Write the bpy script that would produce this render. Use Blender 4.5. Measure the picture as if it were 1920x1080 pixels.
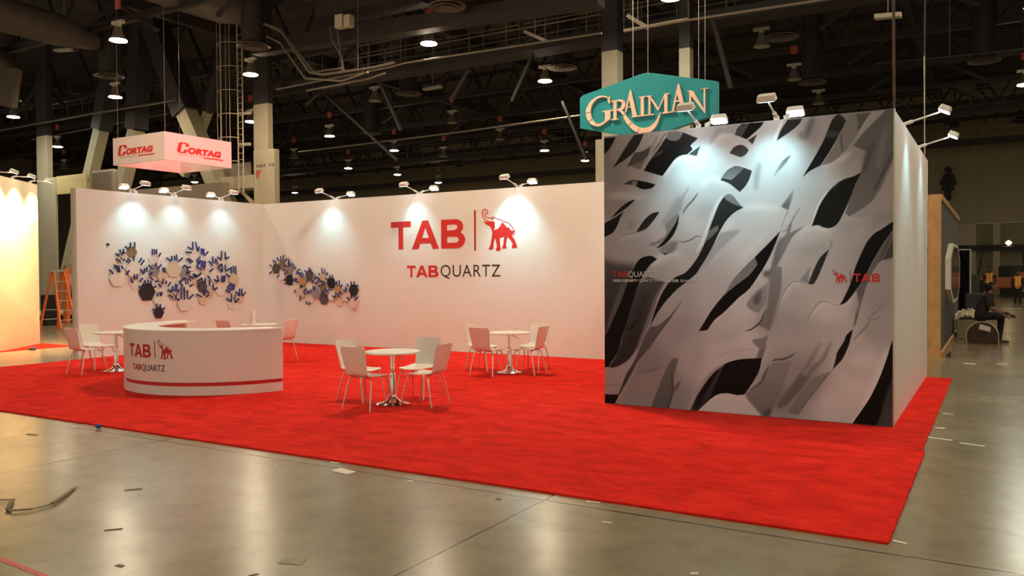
import bpy, bmesh, math, random
import numpy as np
from mathutils import Vector, Matrix
from mathutils.geometry import tessellate_polygon

C = bpy.context.scene
COL = C.collection
for o in list(bpy.data.objects):
    bpy.data.objects.remove(o)

# ------------------------------------------------------------------ camera
F_PX, YAW, PITCH, ROLL, EYE = 1538.46, -0.5347, -0.0198, -0.0059, 1.86
_f = Vector((math.sin(YAW)*math.cos(PITCH), math.cos(YAW)*math.cos(PITCH), math.sin(PITCH)))
_r = Vector((math.cos(YAW), -math.sin(YAW), 0))
_u = _r.cross(_f)
RT = _r*math.cos(ROLL) + _u*math.sin(ROLL)
UP = -_r*math.sin(ROLL) + _u*math.cos(ROLL)
FW = _f
cam = bpy.data.cameras.new('camera')
cam.sensor_width = 36; cam.lens = F_PX/1920*36; cam.clip_end = 400; cam.clip_start = 0.05
co = bpy.data.objects.new('camera', cam); COL.objects.link(co)
M = Matrix.Identity(4)
for i, v in enumerate((RT, UP, -FW)):
    for j in range(3): M[j][i] = v[j]
M[0][3], M[1][3], M[2][3] = 0, 0, EYE
co.matrix_world = M
C.camera = co

# ------------------------------------------------------------------ world, exposure
w = bpy.data.worlds.new('hall'); C.world = w; w.use_nodes = True
w.node_tree.nodes['Background'].inputs[0].default_value = (1.0, 0.81, 0.55, 1)
w.node_tree.nodes['Background'].inputs[1].default_value = 0.42
C.view_settings.view_transform = 'Standard'
C.view_settings.look = 'None'
C.view_settings.exposure = 0.55
C.view_settings.gamma = 1
C.view_settings.use_curve_mapping = False
C.cycles.use_denoising = True
C.cycles.max_bounces = 8
C.cycles.diffuse_bounces = 4
C.cycles.sample_clamp_indirect = 6
LAMP_POWER = 200.0         # radiance of a lit high bay lens
WARM = (1.0, 0.81, 0.56); GREENISH = (0.94, 1.0, 0.82); COOL = (0.42, 0.88, 0.97)
SPOT_W = 48.0             # display spotlights on the stand walls

# ------------------------------------------------------------------ pixel -> place helpers (design time)
EYEV = Vector((0, 0, EYE))
def ray(x, y): return FW + RT*((x-960)/F_PX) - UP*((y-540)/F_PX)
def onZ(x, y, z=0.0):
    d = ray(x, y); return EYEV + d*((z-EYE)/d.z)
def onY(x, y, Y):
    d = ray(x, y); return EYEV + d*(Y/d.y)
def onX(x, y, X):
    d = ray(x, y); return EYEV + d*(X/d.x)

# ------------------------------------------------------------------ materials
MATS = {}
def mat(name, col, rough=0.6, metal=0.0, noise=0.0, nscale=8.0, bump=0.0, bscale=40.0, spec=0.5, emit=None, estr=0.0, coat=0.0):
    m = bpy.data.materials.new(name); m.use_nodes = True
    nt = m.node_tree; N = nt.nodes; L = nt.links
    b = N['Principled BSDF']
    b.inputs['Base Color'].default_value = (*col, 1)
    b.inputs['Roughness'].default_value = rough
    b.inputs['Metallic'].default_value = metal
    b.inputs['Specular IOR Level'].default_value = spec
    b.inputs['Coat Weight'].default_value = coat
    if emit:
        b.inputs['Emission Color'].default_value = (*emit, 1)
        b.inputs['Emission Strength'].default_value = estr
    tc = N.new('ShaderNodeTexCoord')
    if noise > 0:
        n = N.new('ShaderNodeTexNoise'); n.inputs['Scale'].default_value = nscale; n.inputs['Detail'].default_value = 5
        L.new(tc.outputs['Object'], n.inputs['Vector'])
        r = N.new('ShaderNodeMapRange')
        r.inputs['From Min'].default_value = 0.3; r.inputs['From Max'].default_value = 0.7
        r.inputs['To Min'].default_value = 1-noise; r.inputs['To Max'].default_value = 1+noise
        L.new(n.outputs['Fac'], r.inputs['Value'])
        mx = N.new('ShaderNodeVectorMath'); mx.operation = 'SCALE'
        mx.inputs[0].default_value = col
        L.new(r.outputs['Result'], mx.inputs['Scale'])
        L.new(mx.outputs['Vector'], b.inputs['Base Color'])
    if bump > 0:
        n2 = N.new('ShaderNodeTexNoise'); n2.inputs['Scale'].default_value = bscale; n2.inputs['Detail'].default_value = 4
        L.new(tc.outputs['Object'], n2.inputs['Vector'])
        bp = N.new('ShaderNodeBump'); bp.inputs['Strength'].default_value = bump; bp.inputs['Distance'].default_value = 0.01
        L.new(n2.outputs['Fac'], bp.inputs['Height'])
        L.new(bp.outputs['Normal'], b.inputs['Normal'])
    MATS[name] = m
    return m

mat('white_wall', (0.755, 0.765, 0.715), 0.55, noise=0.015, nscale=3)
mat('booth_white', (0.80, 0.735, 0.70), 0.55, noise=0.015, nscale=3)
mat('wall_edge', (0.62, 0.55, 0.50), 0.6, noise=0.02)
mat('seat_shell', (0.78, 0.74, 0.66), 0.35, noise=0.015, nscale=6)
mat('table_white', (0.82, 0.78, 0.72), 0.3, noise=0.01)
mat('chrome', (0.82, 0.80, 0.77), 0.10, 1.0, noise=0.02)
mat('leg_metal', (0.72, 0.68, 0.63), 0.28, 0.85, noise=0.02)
mat('counter_white', (0.74, 0.70, 0.655), 0.4, noise=0.015, nscale=4)
mat('logo_red', (0.62, 0.022, 0.016), 0.5, noise=0.03)
mat('logo_dark_red', (0.42, 0.015, 0.015), 0.5, noise=0.03)
mat('logo_brown', (0.035, 0.016, 0.012), 0.5, noise=0.03)
mat('print_white', (0.55, 0.53, 0.52), 0.5, noise=0.03)
mat('tape_blue', (0.022, 0.02, 0.13), 0.5, noise=0.12, nscale=20)
mat('tape_bright', (0.04, 0.045, 0.30), 0.5, noise=0.12, nscale=20)
mat('lamp_white', (0.72, 0.70, 0.66), 0.4, noise=0.02)
mat('lens_cool', (0.9, 0.95, 1), 0.3, emit=(0.86, 0.96, 1.0), estr=14)
mat('lens_warm_spot', (1, 0.9, 0.7), 0.3, emit=(1.0, 0.86, 0.6), estr=14)
mat('lens_bay_warm', (1, 0.9, 0.8), 0.3, emit=WARM, estr=LAMP_POWER)
mat('lens_bay_strong', (1, 0.9, 0.8), 0.3, emit=WARM, estr=LAMP_POWER*2.7)
mat('lens_bay_green', (1, 1, 0.9), 0.3, emit=GREENISH, estr=LAMP_POWER*1.25)
mat('lens_bay_off', (0.42, 0.38, 0.29), 0.4, noise=0.03)
mat('bay_reflector', (0.20, 0.17, 0.12), 0.45, 0.3, noise=0.05)
mat('bay_ballast', (0.55, 0.52, 0.44), 0.5, noise=0.05)
mat('bay_tag', (0.55, 0.10, 0.07), 0.6, noise=0.2, nscale=30)
mat('dark_steel', (0.036, 0.027, 0.029), 0.6, noise=0.15, nscale=2)
mat('black_steel', (0.020, 0.016, 0.016), 0.6, noise=0.2, nscale=2)
mat('ceiling_dark', (0.068, 0.052, 0.052), 0.8, noise=0.4, nscale=0.6)
mat('cream_column', (0.50, 0.42, 0.30), 0.6, noise=0.04, nscale=2)
mat('cream_brace', (0.46, 0.41, 0.27), 0.6, noise=0.05, nscale=2)
mat("conduit", (0.22, 0.19, 0.155), 0.4, 0.3, noise=0.1)
mat('duct_metal', (0.13, 0.105, 0.09), 0.6, 0.2, noise=0.12, nscale=2, bump=0.3, bscale=3)
mat('diffuser', (0.16, 0.13, 0.12), 0.5, 0.2, noise=0.08)
mat('sign_teal', (0.009, 0.30, 0.34), 0.5, noise=0.04, nscale=1.5)
mat('sign_teal_edge', (0.008, 0.17, 0.12), 0.5, noise=0.03)
mat('sign_letter', (0.98, 0.72, 0.56), 0.45, noise=0.03)
mat('sign_fabric', (0.70, 0.58, 0.57), 0.6, noise=0.02)
mat('cream_booth', (0.82, 0.70, 0.50), 0.6, noise=0.02)
mat('beige_paint', (0.45, 0.38, 0.26), 0.6, noise=0.05, nscale=1.5)
mat('gold_panel', (0.55, 0.42, 0.20), 0.6, noise=0.08, nscale=2)
mat('gray_panel', (0.26, 0.21, 0.16), 0.6, noise=0.06)
mat('wood', (0.50, 0.27, 0.10), 0.5, noise=0.15, nscale=5)
mat('slate_panel', (0.075, 0.07, 0.075), 0.6, noise=0.05)
mat('black_cloth', (0.012, 0.009, 0.009), 0.9, noise=0.2)
mat('dark_cloth', (0.022, 0.015, 0.018), 0.85, noise=0.2, nscale=12, bump=0.3, bscale=25)
mat('skin', (0.22, 0.09, 0.045), 0.5, noise=0.06)
mat('hair', (0.010, 0.007, 0.006), 0.6, noise=0.2)
mat('shoe', (0.06, 0.032, 0.025), 0.6, noise=0.15)
mat('vest_orange', (0.85, 0.22, 0.03), 0.6, noise=0.05)
mat('vest_yellow', (0.85, 0.60, 0.10), 0.5, noise=0.05)
mat('forklift_orange', (0.42, 0.13, 0.03), 0.5, noise=0.15)
mat('rubber', (0.02, 0.018, 0.016), 0.8, noise=0.2)
mat('reel_brown', (0.045, 0.022, 0.014), 0.7, noise=0.3, nscale=20)
mat('reel_roll', (0.62, 0.50, 0.38), 0.7, noise=0.05)
mat('paper', (0.70, 0.58, 0.48), 0.7, noise=0.05)
mat('plastic_sheet', (0.62, 0.58, 0.42), 0.35, noise=0.1, bump=0.5, bscale=10)
mat('olive_box', (0.24, 0.22, 0.13), 0.6, noise=0.08)
mat('ladder_orange', (0.75, 0.16, 0.03), 0.5, noise=0.08)
mat('aluminium', (0.55, 0.50, 0.42), 0.35, 0.7, noise=0.05)
mat('wall_sign', (0.030, 0.022, 0.016), 0.7, noise=0.1)
mat('mirror', (0.55, 0.45, 0.38), 0.12, 0.9, noise=0.05)
mat('litter_white', (0.70, 0.62, 0.52), 0.6, noise=0.1)
mat('strap', (0.15, 0.105, 0.06), 0.6, noise=0.4, nscale=6)
mat('tile_white', (0.72, 0.71, 0.64), 0.3, noise=0.02)
mat('tile_cream', (0.62, 0.54, 0.40), 0.3, noise=0.05)
mat('tile_tan', (0.23, 0.165, 0.075), 0.3, noise=0.1, nscale=30)
mat('tile_orange', (0.42, 0.25, 0.11), 0.3, noise=0.12, nscale=30)
mat('tile_gray', (0.26, 0.24, 0.24), 0.3, noise=0.08, nscale=30)
mat('tile_darkgray', (0.085, 0.078, 0.080), 0.3, noise=0.2, nscale=30)
mat('tile_black', (0.012, 0.010, 0.014), 0.3, noise=0.2, nscale=30)
mat('tile_navy', (0.014, 0.012, 0.030), 0.3, noise=0.2, nscale=30)
mat('tile_pink', (0.68, 0.55, 0.50), 0.3, noise=0.03)
mat('green_screen', (0.035, 0.045, 0.035), 0.7, noise=0.1)
mat('headlight', (1, 0.9, 0.6), 0.3, emit=(1.0, 0.72, 0.35), estr=10)
mat('small_light', (1, 1, 0.9), 0.3, emit=(0.9, 1.0, 0.85), estr=6)

def marble():
    m = mat('tile_marble', (0.6, 0.56, 0.5), 0.3)
    nt = m.node_tree; N = nt.nodes; L = nt.links
    tc = N.new('ShaderNodeTexCoord'); n = N.new('ShaderNodeTexNoise'); n.inputs['Scale'].default_value = 16; n.inputs['Detail'].default_value = 6
    cr = N.new('ShaderNodeValToRGB'); cr.color_ramp.elements[0].position = 0.44; cr.color_ramp.elements[0].color = (0.03, 0.025, 0.03, 1)
    cr.color_ramp.elements[1].position = 0.54; cr.color_ramp.elements[1].color = (0.62, 0.58, 0.52, 1)
    L.new(tc.outputs['Object'], n.inputs['Vector']); L.new(n.outputs['Fac'], cr.inputs['Fac'])
    L.new(cr.outputs['Color'], N['Principled BSDF'].inputs['Base Color'])
marble()

def nodes_of(name, rough):
    m = bpy.data.materials.new(name); m.use_nodes = True; MATS[name] = m
    nt = m.node_tree; b = nt.nodes['Principled BSDF']; b.inputs['Roughness'].default_value = rough
    return m, nt, nt.nodes, nt.links, b
def noise_node(N, L, src, scale, detail=5, rough=0.5, dist=0.0):
    n = N.new('ShaderNodeTexNoise'); n.inputs['Scale'].default_value = scale; n.inputs['Detail'].default_value = detail
    n.inputs['Roughness'].default_value = rough; n.inputs['Distortion'].default_value = dist
    L.new(src, n.inputs['Vector']); return n
def ramp(N, L, src, stops):
    c = N.new('ShaderNodeValToRGB')
    els = c.color_ramp.elements
    while len(els) < len(stops): els.new(0.5)
    for e, (p, col) in zip(els, stops): e.position = p; e.color = (*col, 1)
    L.new(src, c.inputs['Fac']); return c

def concrete():
    m, nt, N, L, b = nodes_of('concrete', 0.3)
    tc = N.new('ShaderNodeTexCoord'); P = tc.outputs['Object']
    n1 = noise_node(N, L, P, 0.35, 6, 0.6, 0.0)
    n2 = noise_node(N, L, P, 3.5, 5, 0.65)
    n3 = noise_node(N, L, P, 0.9, 3)
    base = ramp(N, L, n1.outputs['Fac'], [(0.15, (0.165, 0.125, 0.072)), (0.5, (0.245, 0.196, 0.120)), (0.85, (0.32, 0.262, 0.168))])
    fine = ramp(N, L, n2.outputs['Fac'], [(0.15, (0.70, 0.66, 0.60)), (0.5, (1, 1, 1)), (0.85, (1.14, 1.12, 1.08))])
    mul = N.new('ShaderNodeMix'); mul.data_type = 'RGBA'; mul.blend_type = 'MULTIPLY'; mul.inputs[0].default_value = 1
    L.new(base.outputs['Color'], mul.inputs[6]); L.new(fine.outputs['Color'], mul.inputs[7])
    sx = N.new('ShaderNodeSeparateXYZ'); L.new(P, sx.inputs[0])
    wob = noise_node(N, L, P, 2.0, 3)
    def line(coord, at, half, period=None):
        a = N.new('ShaderNodeMath'); a.operation = 'MULTIPLY_ADD'
        L.new(wob.outputs['Fac'], a.inputs[0]); a.inputs[1].default_value = 0.025; L.new(coord, a.inputs[2])
        s = N.new('ShaderNodeMath'); s.operation = 'SUBTRACT'; L.new(a.outputs[0], s.inputs[0]); s.inputs[1].default_value = at+0.0125
        cur = s.outputs[0]
        if period:
            q = N.new('ShaderNodeMath'); q.operation = 'PINGPONG'; L.new(cur, q.inputs[0]); q.inputs[1].default_value = period/2; cur = q.outputs[0]
        ab = N.new('ShaderNodeMath'); ab.operation = 'ABSOLUTE'; L.new(cur, ab.inputs[0])
        lt = N.new('ShaderNodeMath'); lt.operation = 'LESS_THAN'; L.new(ab.outputs[0], lt.inputs[0]); lt.inputs[1].default_value = half
        return lt.outputs[0]
    l1 = line(sx.outputs['Y'], 5.84, 0.013, 9.0)
    l2 = line(sx.outputs['X'], -8.03, 0.012, 4.86)
    mx = N.new('ShaderNodeMath'); mx.operation = 'MAXIMUM'; L.new(l1, mx.inputs[0]); L.new(l2, mx.inputs[1])
    mj = N.new('ShaderNodeMix'); mj.data_type = 'RGBA'
    sc = N.new('ShaderNodeMath'); sc.operation = 'MULTIPLY'; sc.inputs[1].default_value = 0.9; L.new(mx.outputs[0], sc.inputs[0])
    L.new(sc.outputs[0], mj.inputs[0]); L.new(mul.outputs[2], mj.inputs[6]); mj.inputs[7].default_value = (0.035, 0.022, 0.012, 1)
    L.new(mj.outputs[2], b.inputs['Base Color'])
    rr = N.new('ShaderNodeMapRange'); rr.interpolation_type = 'SMOOTHSTEP'; rr.inputs['From Min'].default_value = 0.1; rr.inputs['From Max'].default_value = 0.9
    rr.inputs['To Min'].default_value = 0.20; rr.inputs['To Max'].default_value = 0.262
    L.new(n3.outputs['Fac'], rr.inputs['Value']); L.new(rr.outputs[0], b.inputs['Roughness'])
    bp = N.new('ShaderNodeBump'); bp.inputs['Strength'].default_value = 0.05; bp.inputs['Distance'].default_value = 0.02
    L.new(n2.outputs['Fac'], bp.inputs['Height']); L.new(bp.outputs['Normal'], b.inputs['Normal'])
    b.inputs['Specular IOR Level'].default_value = 0.55
concrete()

def carpet_mat(name, c0, c1, c2):
    m, nt, N, L, b = nodes_of(name, 0.95)
    tc = N.new('ShaderNodeTexCoord'); P = tc.outputs['Object']
    mp = N.new('ShaderNodeMapping'); mp.inputs['Scale'].default_value = (1.0, 1.7, 1); mp.inputs['Rotation'].default_value = (0, 0, 0.35)
    L.new(P, mp.inputs['Vector'])
    n1 = noise_node(N, L, mp.outputs[0], 2.4, 8, 0.7, 0.5)
    n2 = noise_node(N, L, P, 220, 2)
    r = ramp(N, L, n1.outputs['Fac'], [(0.28, c0), (0.5, c1), (0.72, c2)])
    L.new(r.outputs['Color'], b.inputs['Base Color'])
    b.inputs['Specular IOR Level'].default_value = 0.1
    b.inputs['Sheen Weight'].default_value = 0.03; b.inputs['Sheen Tint'].default_value = (1, 0.25, 0.15, 1)
    bp = N.new('ShaderNodeBump'); bp.inputs['Strength'].default_value = 0.6; bp.inputs['Distance'].default_value = 0.006
    ad = N.new('ShaderNodeMath'); ad.operation = 'MULTIPLY_ADD'; ad.inputs[1].default_value = 3.0
    L.new(n1.outputs['Fac'], ad.inputs[0]); L.new(n2.outputs['Fac'], ad.inputs[2])
    L.new(ad.outputs[0], bp.inputs['Height']); L.new(bp.outputs['Normal'], b.inputs['Normal'])
carpet_mat('carpet', (0.46, 0.008, 0.004), (0.70, 0.016, 0.008), (0.86, 0.030, 0.015))

def siding():
    m, nt, N, L, b = nodes_of('siding', 0.6)
    tc = N.new('ShaderNodeTexCoord')
    wv = N.new('ShaderNodeTexWave'); wv.inputs['Scale'].default_value = 1.6; wv.bands_direction = 'X'
    L.new(tc.outputs['Object'], wv.inputs['Vector'])
    r = ramp(N, L, wv.outputs['Fac'], [(0.0, (0.30, 0.26, 0.16)), (0.25, (0.41, 0.36, 0.225)), (1.0, (0.45, 0.39, 0.25))])
    L.new(r.outputs['Color'], b.inputs['Base Color'])
    bp = N.new('ShaderNodeBump'); bp.inputs['Strength'].default_value = 0.6; bp.inputs['Distance'].default_value = 0.08
    L.new(wv.outputs['Fac'], bp.inputs['Height']); L.new(bp.outputs['Normal'], b.inputs['Normal'])
siding()

# ------------------------------------------------------------------ mesh builder
def rotz(v, a):
    c, s = math.cos(a), math.sin(a); return (v[0]*c-v[1]*s, v[0]*s+v[1]*c, v[2])

class MB:
    def __init__(self): self.V = []; self.F = []; self.k = 0
    def add(self, vs, fs):
        n = len(self.V); self.V += [tuple(v) for v in vs]; self.F += [tuple(i+n for i in f) for f in fs]; return self
    def box(self, c, s, rz=0.0, taper=1.0):
        x, y, z = s[0]/2, s[1]/2, s[2]/2
        vs = [(-x, -y, -z), (x, -y, -z), (x, y, -z), (-x, y, -z), (-x*taper, -y*taper, z), (x*taper, -y*taper, z), (x*taper, y*taper, z), (-x*taper, y*taper, z)]
        vs = [rotz(v, rz) for v in vs]
        self.add([(v[0]+c[0], v[1]+c[1], v[2]+c[2]) for v in vs],
                 [(0, 3, 2, 1), (4, 5, 6, 7), (0, 1, 5, 4), (1, 2, 6, 5), (2, 3, 7, 6), (3, 0, 4, 7)]); return self
    def span(self, a, b):   # axis aligned box from corner to corner
        return self.box([(a[i]+b[i])/2 for i in range(3)], [abs(b[i]-a[i]) for i in range(3)])
    def bar(self, p, q, wd, ht, up=(0, 0, 1)):
        p, q = Vector(p), Vector(q); d = (q-p).normalized(); u = Vector(up)
        if abs(d.dot(u)) > 0.95: u = Vector((0, 1, 0))
        s = d.cross(u).normalized()*(wd/2); t = s.cross(d).normalized()*(ht/2)
        vs = [p-s-t, p+s-t, p+s+t, p-s+t, q-s-t, q+s-t, q+s+t, q-s+t]
        return self.add(vs, [(0, 1, 2, 3), (7, 6, 5, 4), (0, 4, 5, 1), (1, 5, 6, 2), (2, 6, 7, 3), (3, 7, 4, 0)])
    def tube(self, pts, r, n=10, caps=True):
        pts = [Vector(p) for p in pts]; rings = []
        rs = r if isinstance(r, (list, tuple)) else [r]*len(pts)
        ref = None
        for i, p in enumerate(pts):
            a = pts[max(i-1, 0)]; b = pts[min(i+1, len(pts)-1)]; d = (b-a).normalized()
            if ref is None:
                ref = Vector((0, 0, 1)) if abs(d.z) < 0.9 else Vector((1, 0, 0))
            s = d.cross(ref).normalized(); t = s.cross(d).normalized(); ref = t
            rings.append([p + s*(math.cos(2*math.pi*k/n)*rs[i]) + t*(math.sin(2*math.pi*k/n)*rs[i]) for k in range(n)])
        vs = [v for g in rings for v in g]; fs = []
        for i in range(len(pts)-1):
            for k in range(n):
                fs.append((i*n+k, i*n+(k+1) % n, (i+1)*n+(k+1) % n, (i+1)*n+k))
        if caps:
            fs.append(tuple(range(n-1, -1, -1))); m = (len(pts)-1)*n; fs.append(tuple(m+k for k in range(n)))
        return self.add(vs, fs)
    def lathe(self, prof, n=28, c=(0, 0, 0)):
        vs = []; fs = []
        for r, z in prof:
            for k in range(n):
                a = 2*math.pi*k/n; vs.append((c[0]+r*math.cos(a), c[1]+r*math.sin(a), c[2]+z))
        for i in range(len(prof)-1):
            for k in range(n):
                fs.append((i*n+k, i*n+(k+1) % n, (i+1)*n+(k+1) % n, (i+1)*n+k))
        fs.append(tuple(range(n-1, -1, -1))); m = (len(prof)-1)*n; fs.append(tuple(m+k for k in range(n)))
        return self.add(vs, fs)
    def prism(self, poly, fmap, t):
        """2D polygon -> solid: fmap(u, v, d) gives the point at depth d (0 back, t front)."""
        self.k += 1; t = t*(1+0.045*(self.k % 9))   # overlapping pieces of one sign never lie in one plane
        poly = list(poly)
        area = sum(poly[i][0]*poly[(i+1) % len(poly)][1]-poly[(i+1) % len(poly)][0]*poly[i][1] for i in range(len(poly)))
        if area < 0: poly = poly[::-1]
        tris = tessellate_polygon([[Vector((p[0], p[1], 0)) for p in poly]])
        n = len(poly)
        vs = [fmap(p[0], p[1], t) for p in poly] + [fmap(p[0], p[1], 0) for p in poly]
        fs = []
        for a, b, c in tris:
            pa, pb, pc = poly[a], poly[b], poly[c]
            if (pb[0]-pa[0])*(pc[1]-pa[1])-(pb[1]-pa[1])*(pc[0]-pa[0]) < 0: a, c = c, a
            fs.append((a, b, c)); fs.append((n+c, n+b, n+a))
        for i in range(n):
            j = (i+1) % n; fs.append((i, n+i, n+j, j))
        return self.add(vs, fs)
    def build(self, name, material, parent=None, smooth=False, bevel=0.0, world=True):
        off = Vector((0, 0, 0))
        if parent is not None and world:
            p = parent
            while p is not None: off += p.location; p = p.parent
        me = bpy.data.meshes.new(name)
        me.from_pydata([(v[0]-off.x, v[1]-off.y, v[2]-off.z) for v in self.V], [], self.F)
        if smooth:
            me.polygons.foreach_set('use_smooth', [True]*len(me.polygons))
        me.materials.append(MATS[material]); me.update()
        o = bpy.data.objects.new(name, me); COL.objects.link(o)
        if parent is not None: o.parent = parent
        if smooth: me.set_sharp_from_angle(angle=math.radians(40))
        if bevel > 0:
            b = o.modifiers.new('bevel', 'BEVEL'); b.width = bevel; b.segments = 2; b.limit_method = 'ANGLE'; b.angle_limit = 0.7
        return o

def thing(name, label, cat, loc=(0, 0, 0), rz=0.0, group=None):
    o = bpy.data.objects.new(name, None); o.empty_display_size = 0.2; COL.objects.link(o)
    o.location = loc; o.rotation_euler = (0, 0, rz)
    return tag(o, label, cat, group)
def tag(o, label, cat, group=None, kind=None):
    o['label'] = label; o['category'] = cat
    if group: o['group'] = group
    if kind: o['kind'] = kind
    return o
def struct(o, label=None):
    o['kind'] = 'structure'
    if label: o['label'] = label; 
    return o
def dup(root, loc, rz, label, group=None):
    r = root.copy(); COL.objects.link(r); r.location = loc; r.rotation_euler = (0, 0, rz); r['label'] = label
    if group: r['group'] = group
    for ch in list(root.children):
        c = ch.copy(); COL.objects.link(c); c.parent = r
        for g in ch.children:
            d = g.copy(); COL.objects.link(d); d.parent = c
    return r
ORD = ['first', 'second', 'third', 'fourth', 'fifth', 'sixth', 'seventh', 'eighth', 'ninth', 'tenth', 'eleventh', 'twelfth', 'thirteenth',
       'fourteenth', 'fifteenth', 'sixteenth', 'seventeenth', 'eighteenth', 'nineteenth', 'twentieth', 'twenty-first', 'twenty-second']

# measured layout of the stand
YF, XR, YM, XM1, XM2, YB, XL, H, YL = 6.03, -0.627, 10.495, -4.718, -1.0475, 15.738, -17.16, 3.729, 10.5
YE = 15.66
FARY, CEIL = 70.0, 15.0

# ================================================================== LARGE STRUCTURE
o = MB().add([(-95, -14, 0), (30, -14, 0), (30, FARY, 0), (-95, FARY, 0)], [(0, 1, 2, 3)]).build('floor', 'concrete'); struct(o, 'polished concrete exhibition hall floor')
o = MB().add([(-95, -14, CEIL), (30, -14, CEIL), (30, FARY, CEIL), (-95, FARY, CEIL)], [(3, 2, 1, 0)]).build('ceiling', 'ceiling_dark'); struct(o, 'dark hall ceiling')
# far wall: siding above, masonry piers and dark bays below
SB = onY(1860, 418, FARY).z
wf = MB().span((-95, FARY, SB), (30, FARY+0.4, CEIL)).build('wall_back', 'siding'); struct(wf, 'ribbed olive siding of the far hall wall')
lw = MB()
for x0, x1 in ((-95, onY(1828, 480, FARY).x), (onY(1862, 480, FARY).x, onY(1875, 480, FARY).x), (30-4, 30)):
    lw.span((x0, FARY-0.3, 0), (x1, FARY+0.4, SB))
o = lw.build('wall_pier', 'beige_paint', wf); struct(o)
bx = MB()
for a, b in ((1828, 1862), (1875, 2200)):
    bx.span((onY(a, 480, FARY).x, FARY+0.5, 0), (onY(b, 480, FARY).x, FARY+0.9, SB))
o = bx.build('wall_bay', 'olive_box', wf); struct(o)
zs = onY(1850, 465, FARY).z
o = MB().span((-95, FARY-0.45, zs-0.22), (30, FARY-0.3, zs+0.22)).build('wall_rail', 'black_steel', wf); struct(o)
o = MB().span((-95.3, -14, 0), (-95, FARY, CEIL)).build('wall_left', 'gray_panel'); struct(o, 'far left hall wall')
o = MB().span((30, -14, 0), (30.3, FARY, CEIL)).build('wall_right', 'gray_panel'); struct(o, 'far right hall wall')

# ------------------------------------------------------------------ red carpet: main piece and front strip meeting at a seam
SEAM = 9.285
cp = thing('booth_carpet', 'bright red stand carpet with white tables and curved counter on it', 'carpet', (-9, 9, 0))
def slab(x0, y0, x1, y1, z, nx=40, ny=20, wav=0.0, seed=1):
    rnd = random.Random(seed); vs = []; fs = []
    for j in range(ny+1):
        for i in range(nx+1):
            e = 0.0
            x = x0+(x1-x0)*i/nx; y = y0+(y1-y0)*j/ny
            if j in (0, ny): y += rnd.uniform(-wav, wav)
            if i in (0, nx): x += rnd.uniform(-wav, wav)
            vs.append((x, y, z))
    n = len(vs)
    for j in range(ny):
        for i in range(nx):
            a = j*(nx+1)+i; fs.append((a, a+1, a+nx+2, a+nx+1))
    edge = [i for i in range(nx+1)] + [j*(nx+1)+nx for j in range(1, ny+1)] + [ny*(nx+1)+i for i in range(nx-1, -1, -1)] + [j*(nx+1) for j in range(ny-1, 0, -1)]
    for k, e in enumerate(edge): vs.append((vs[e][0], vs[e][1], 0.0005))
    m = len(edge)
    for k in range(m): fs.append((edge[k], n+k, n+(k+1) % m, edge[(k+1) % m]))
    return MB().add(vs, fs)
slab(-17.155, SEAM+0.012, XR-0.03, YB-0.03, 0.016, 160, 60, 0.003, 2).build('carpet_piece', 'carpet', cp)
slab(-17.155, YF, XR, SEAM-0.012, 0.018, 160, 40, 0.003, 3).build('carpet_piece', 'carpet', cp)

# ------------------------------------------------------------------ stand walls
wl = thing('exhibit_wall', 'white left stand wall with hexagon tiles stuck on it', 'wall', (XL-0.05, (YL+YB)/2, 0))
MB().span((XL-0.1, YL, 0), (XL, YB+0.1, H)).build('panel', 'white_wall', wl)
MB().span((XL-0.2, YL-0.004, 0), (XL-0.1, YL+0.25, H)).build('end_post', 'wall_edge', wl)
wb = thing('exhibit_wall', 'long white back stand wall with red lettering and elephant', 'wall', ((XL+XM1)/2, YB+0.05, 0))
MB().span((XL, YB, 0), (XM2, YB+0.1, H)).build('panel', 'white_wall', wb)
bxr = thing('storage_booth', 'tall white storage block with grey ribbon mural on its front', 'booth', ((XM1+XM2)/2, (YM+YE)/2, 0))
MB().span((XM1, YM+0.006, 0.018), (XM2, YM+0.10, H)).build('front_panel', 'booth_white', bxr)
MB().span((XM1, YM+0.10, 0.018), (XM1+0.10, YE, H)).build('side_panel', 'booth_white', bxr)
MB().span((XM2-0.10, YM+0.10, 0.018), (XM2, YE, H)).build('side_panel', 'booth_white', bxr)
# aluminium edge profile between mural and right side
MB().span((XM2-0.004, YM-0.004, 0.018), (XM2+0.012, YM+0.03, H)).build('corner_profile', 'aluminium', bxr)

# ------------------------------------------------------------------ columns behind the stand
def column(x0, x1, x2, pyb, depthY, label, base=None):
    """front face from pixel x0 to x1, right side face to x2, paint change at pyb"""
    def block(xa, xb, xc, z0, z1, name, mt, par):
        a_, b_ = onY(xa, pyb, depthY), onY(xb, pyb, depthY); dep = max(0.1, onX(xc, pyb, b_.x).y-depthY)
        MB().span((a_.x, depthY, z0), (b_.x, depthY+dep, z1)).build(name, mt, par)
        return a_, b_
    p = onY((x0+x1)/2, pyb, depthY)
    t = thing('steel_column', label, 'column', (p.x, depthY, 0))
    block(x0, x1, x2, 0, p.z, 'painted_lower', 'cream_column', t)
    block(x0, x1, x2, p.z, CEIL, 'bare_upper', 'dark_steel', t)
    bs = None
    if base:
        xa, xb, xc, top = base
        zt2 = onY(xa, top, depthY-0.25).z
        a_, b_ = onY(xa, top, depthY-0.25), onY(xb, top, depthY-0.25); dep = onX(xc, top, b_.x).y-depthY+0.25
        MB().span((a_.x, depthY-0.25, 0), (b_.x, depthY-0.25+dep, zt2)).build('base_cladding', 'cream_column', t, bevel=0.02)
        bs = depthY-0.25
    return t, bs
COLY = 25.0
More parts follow.
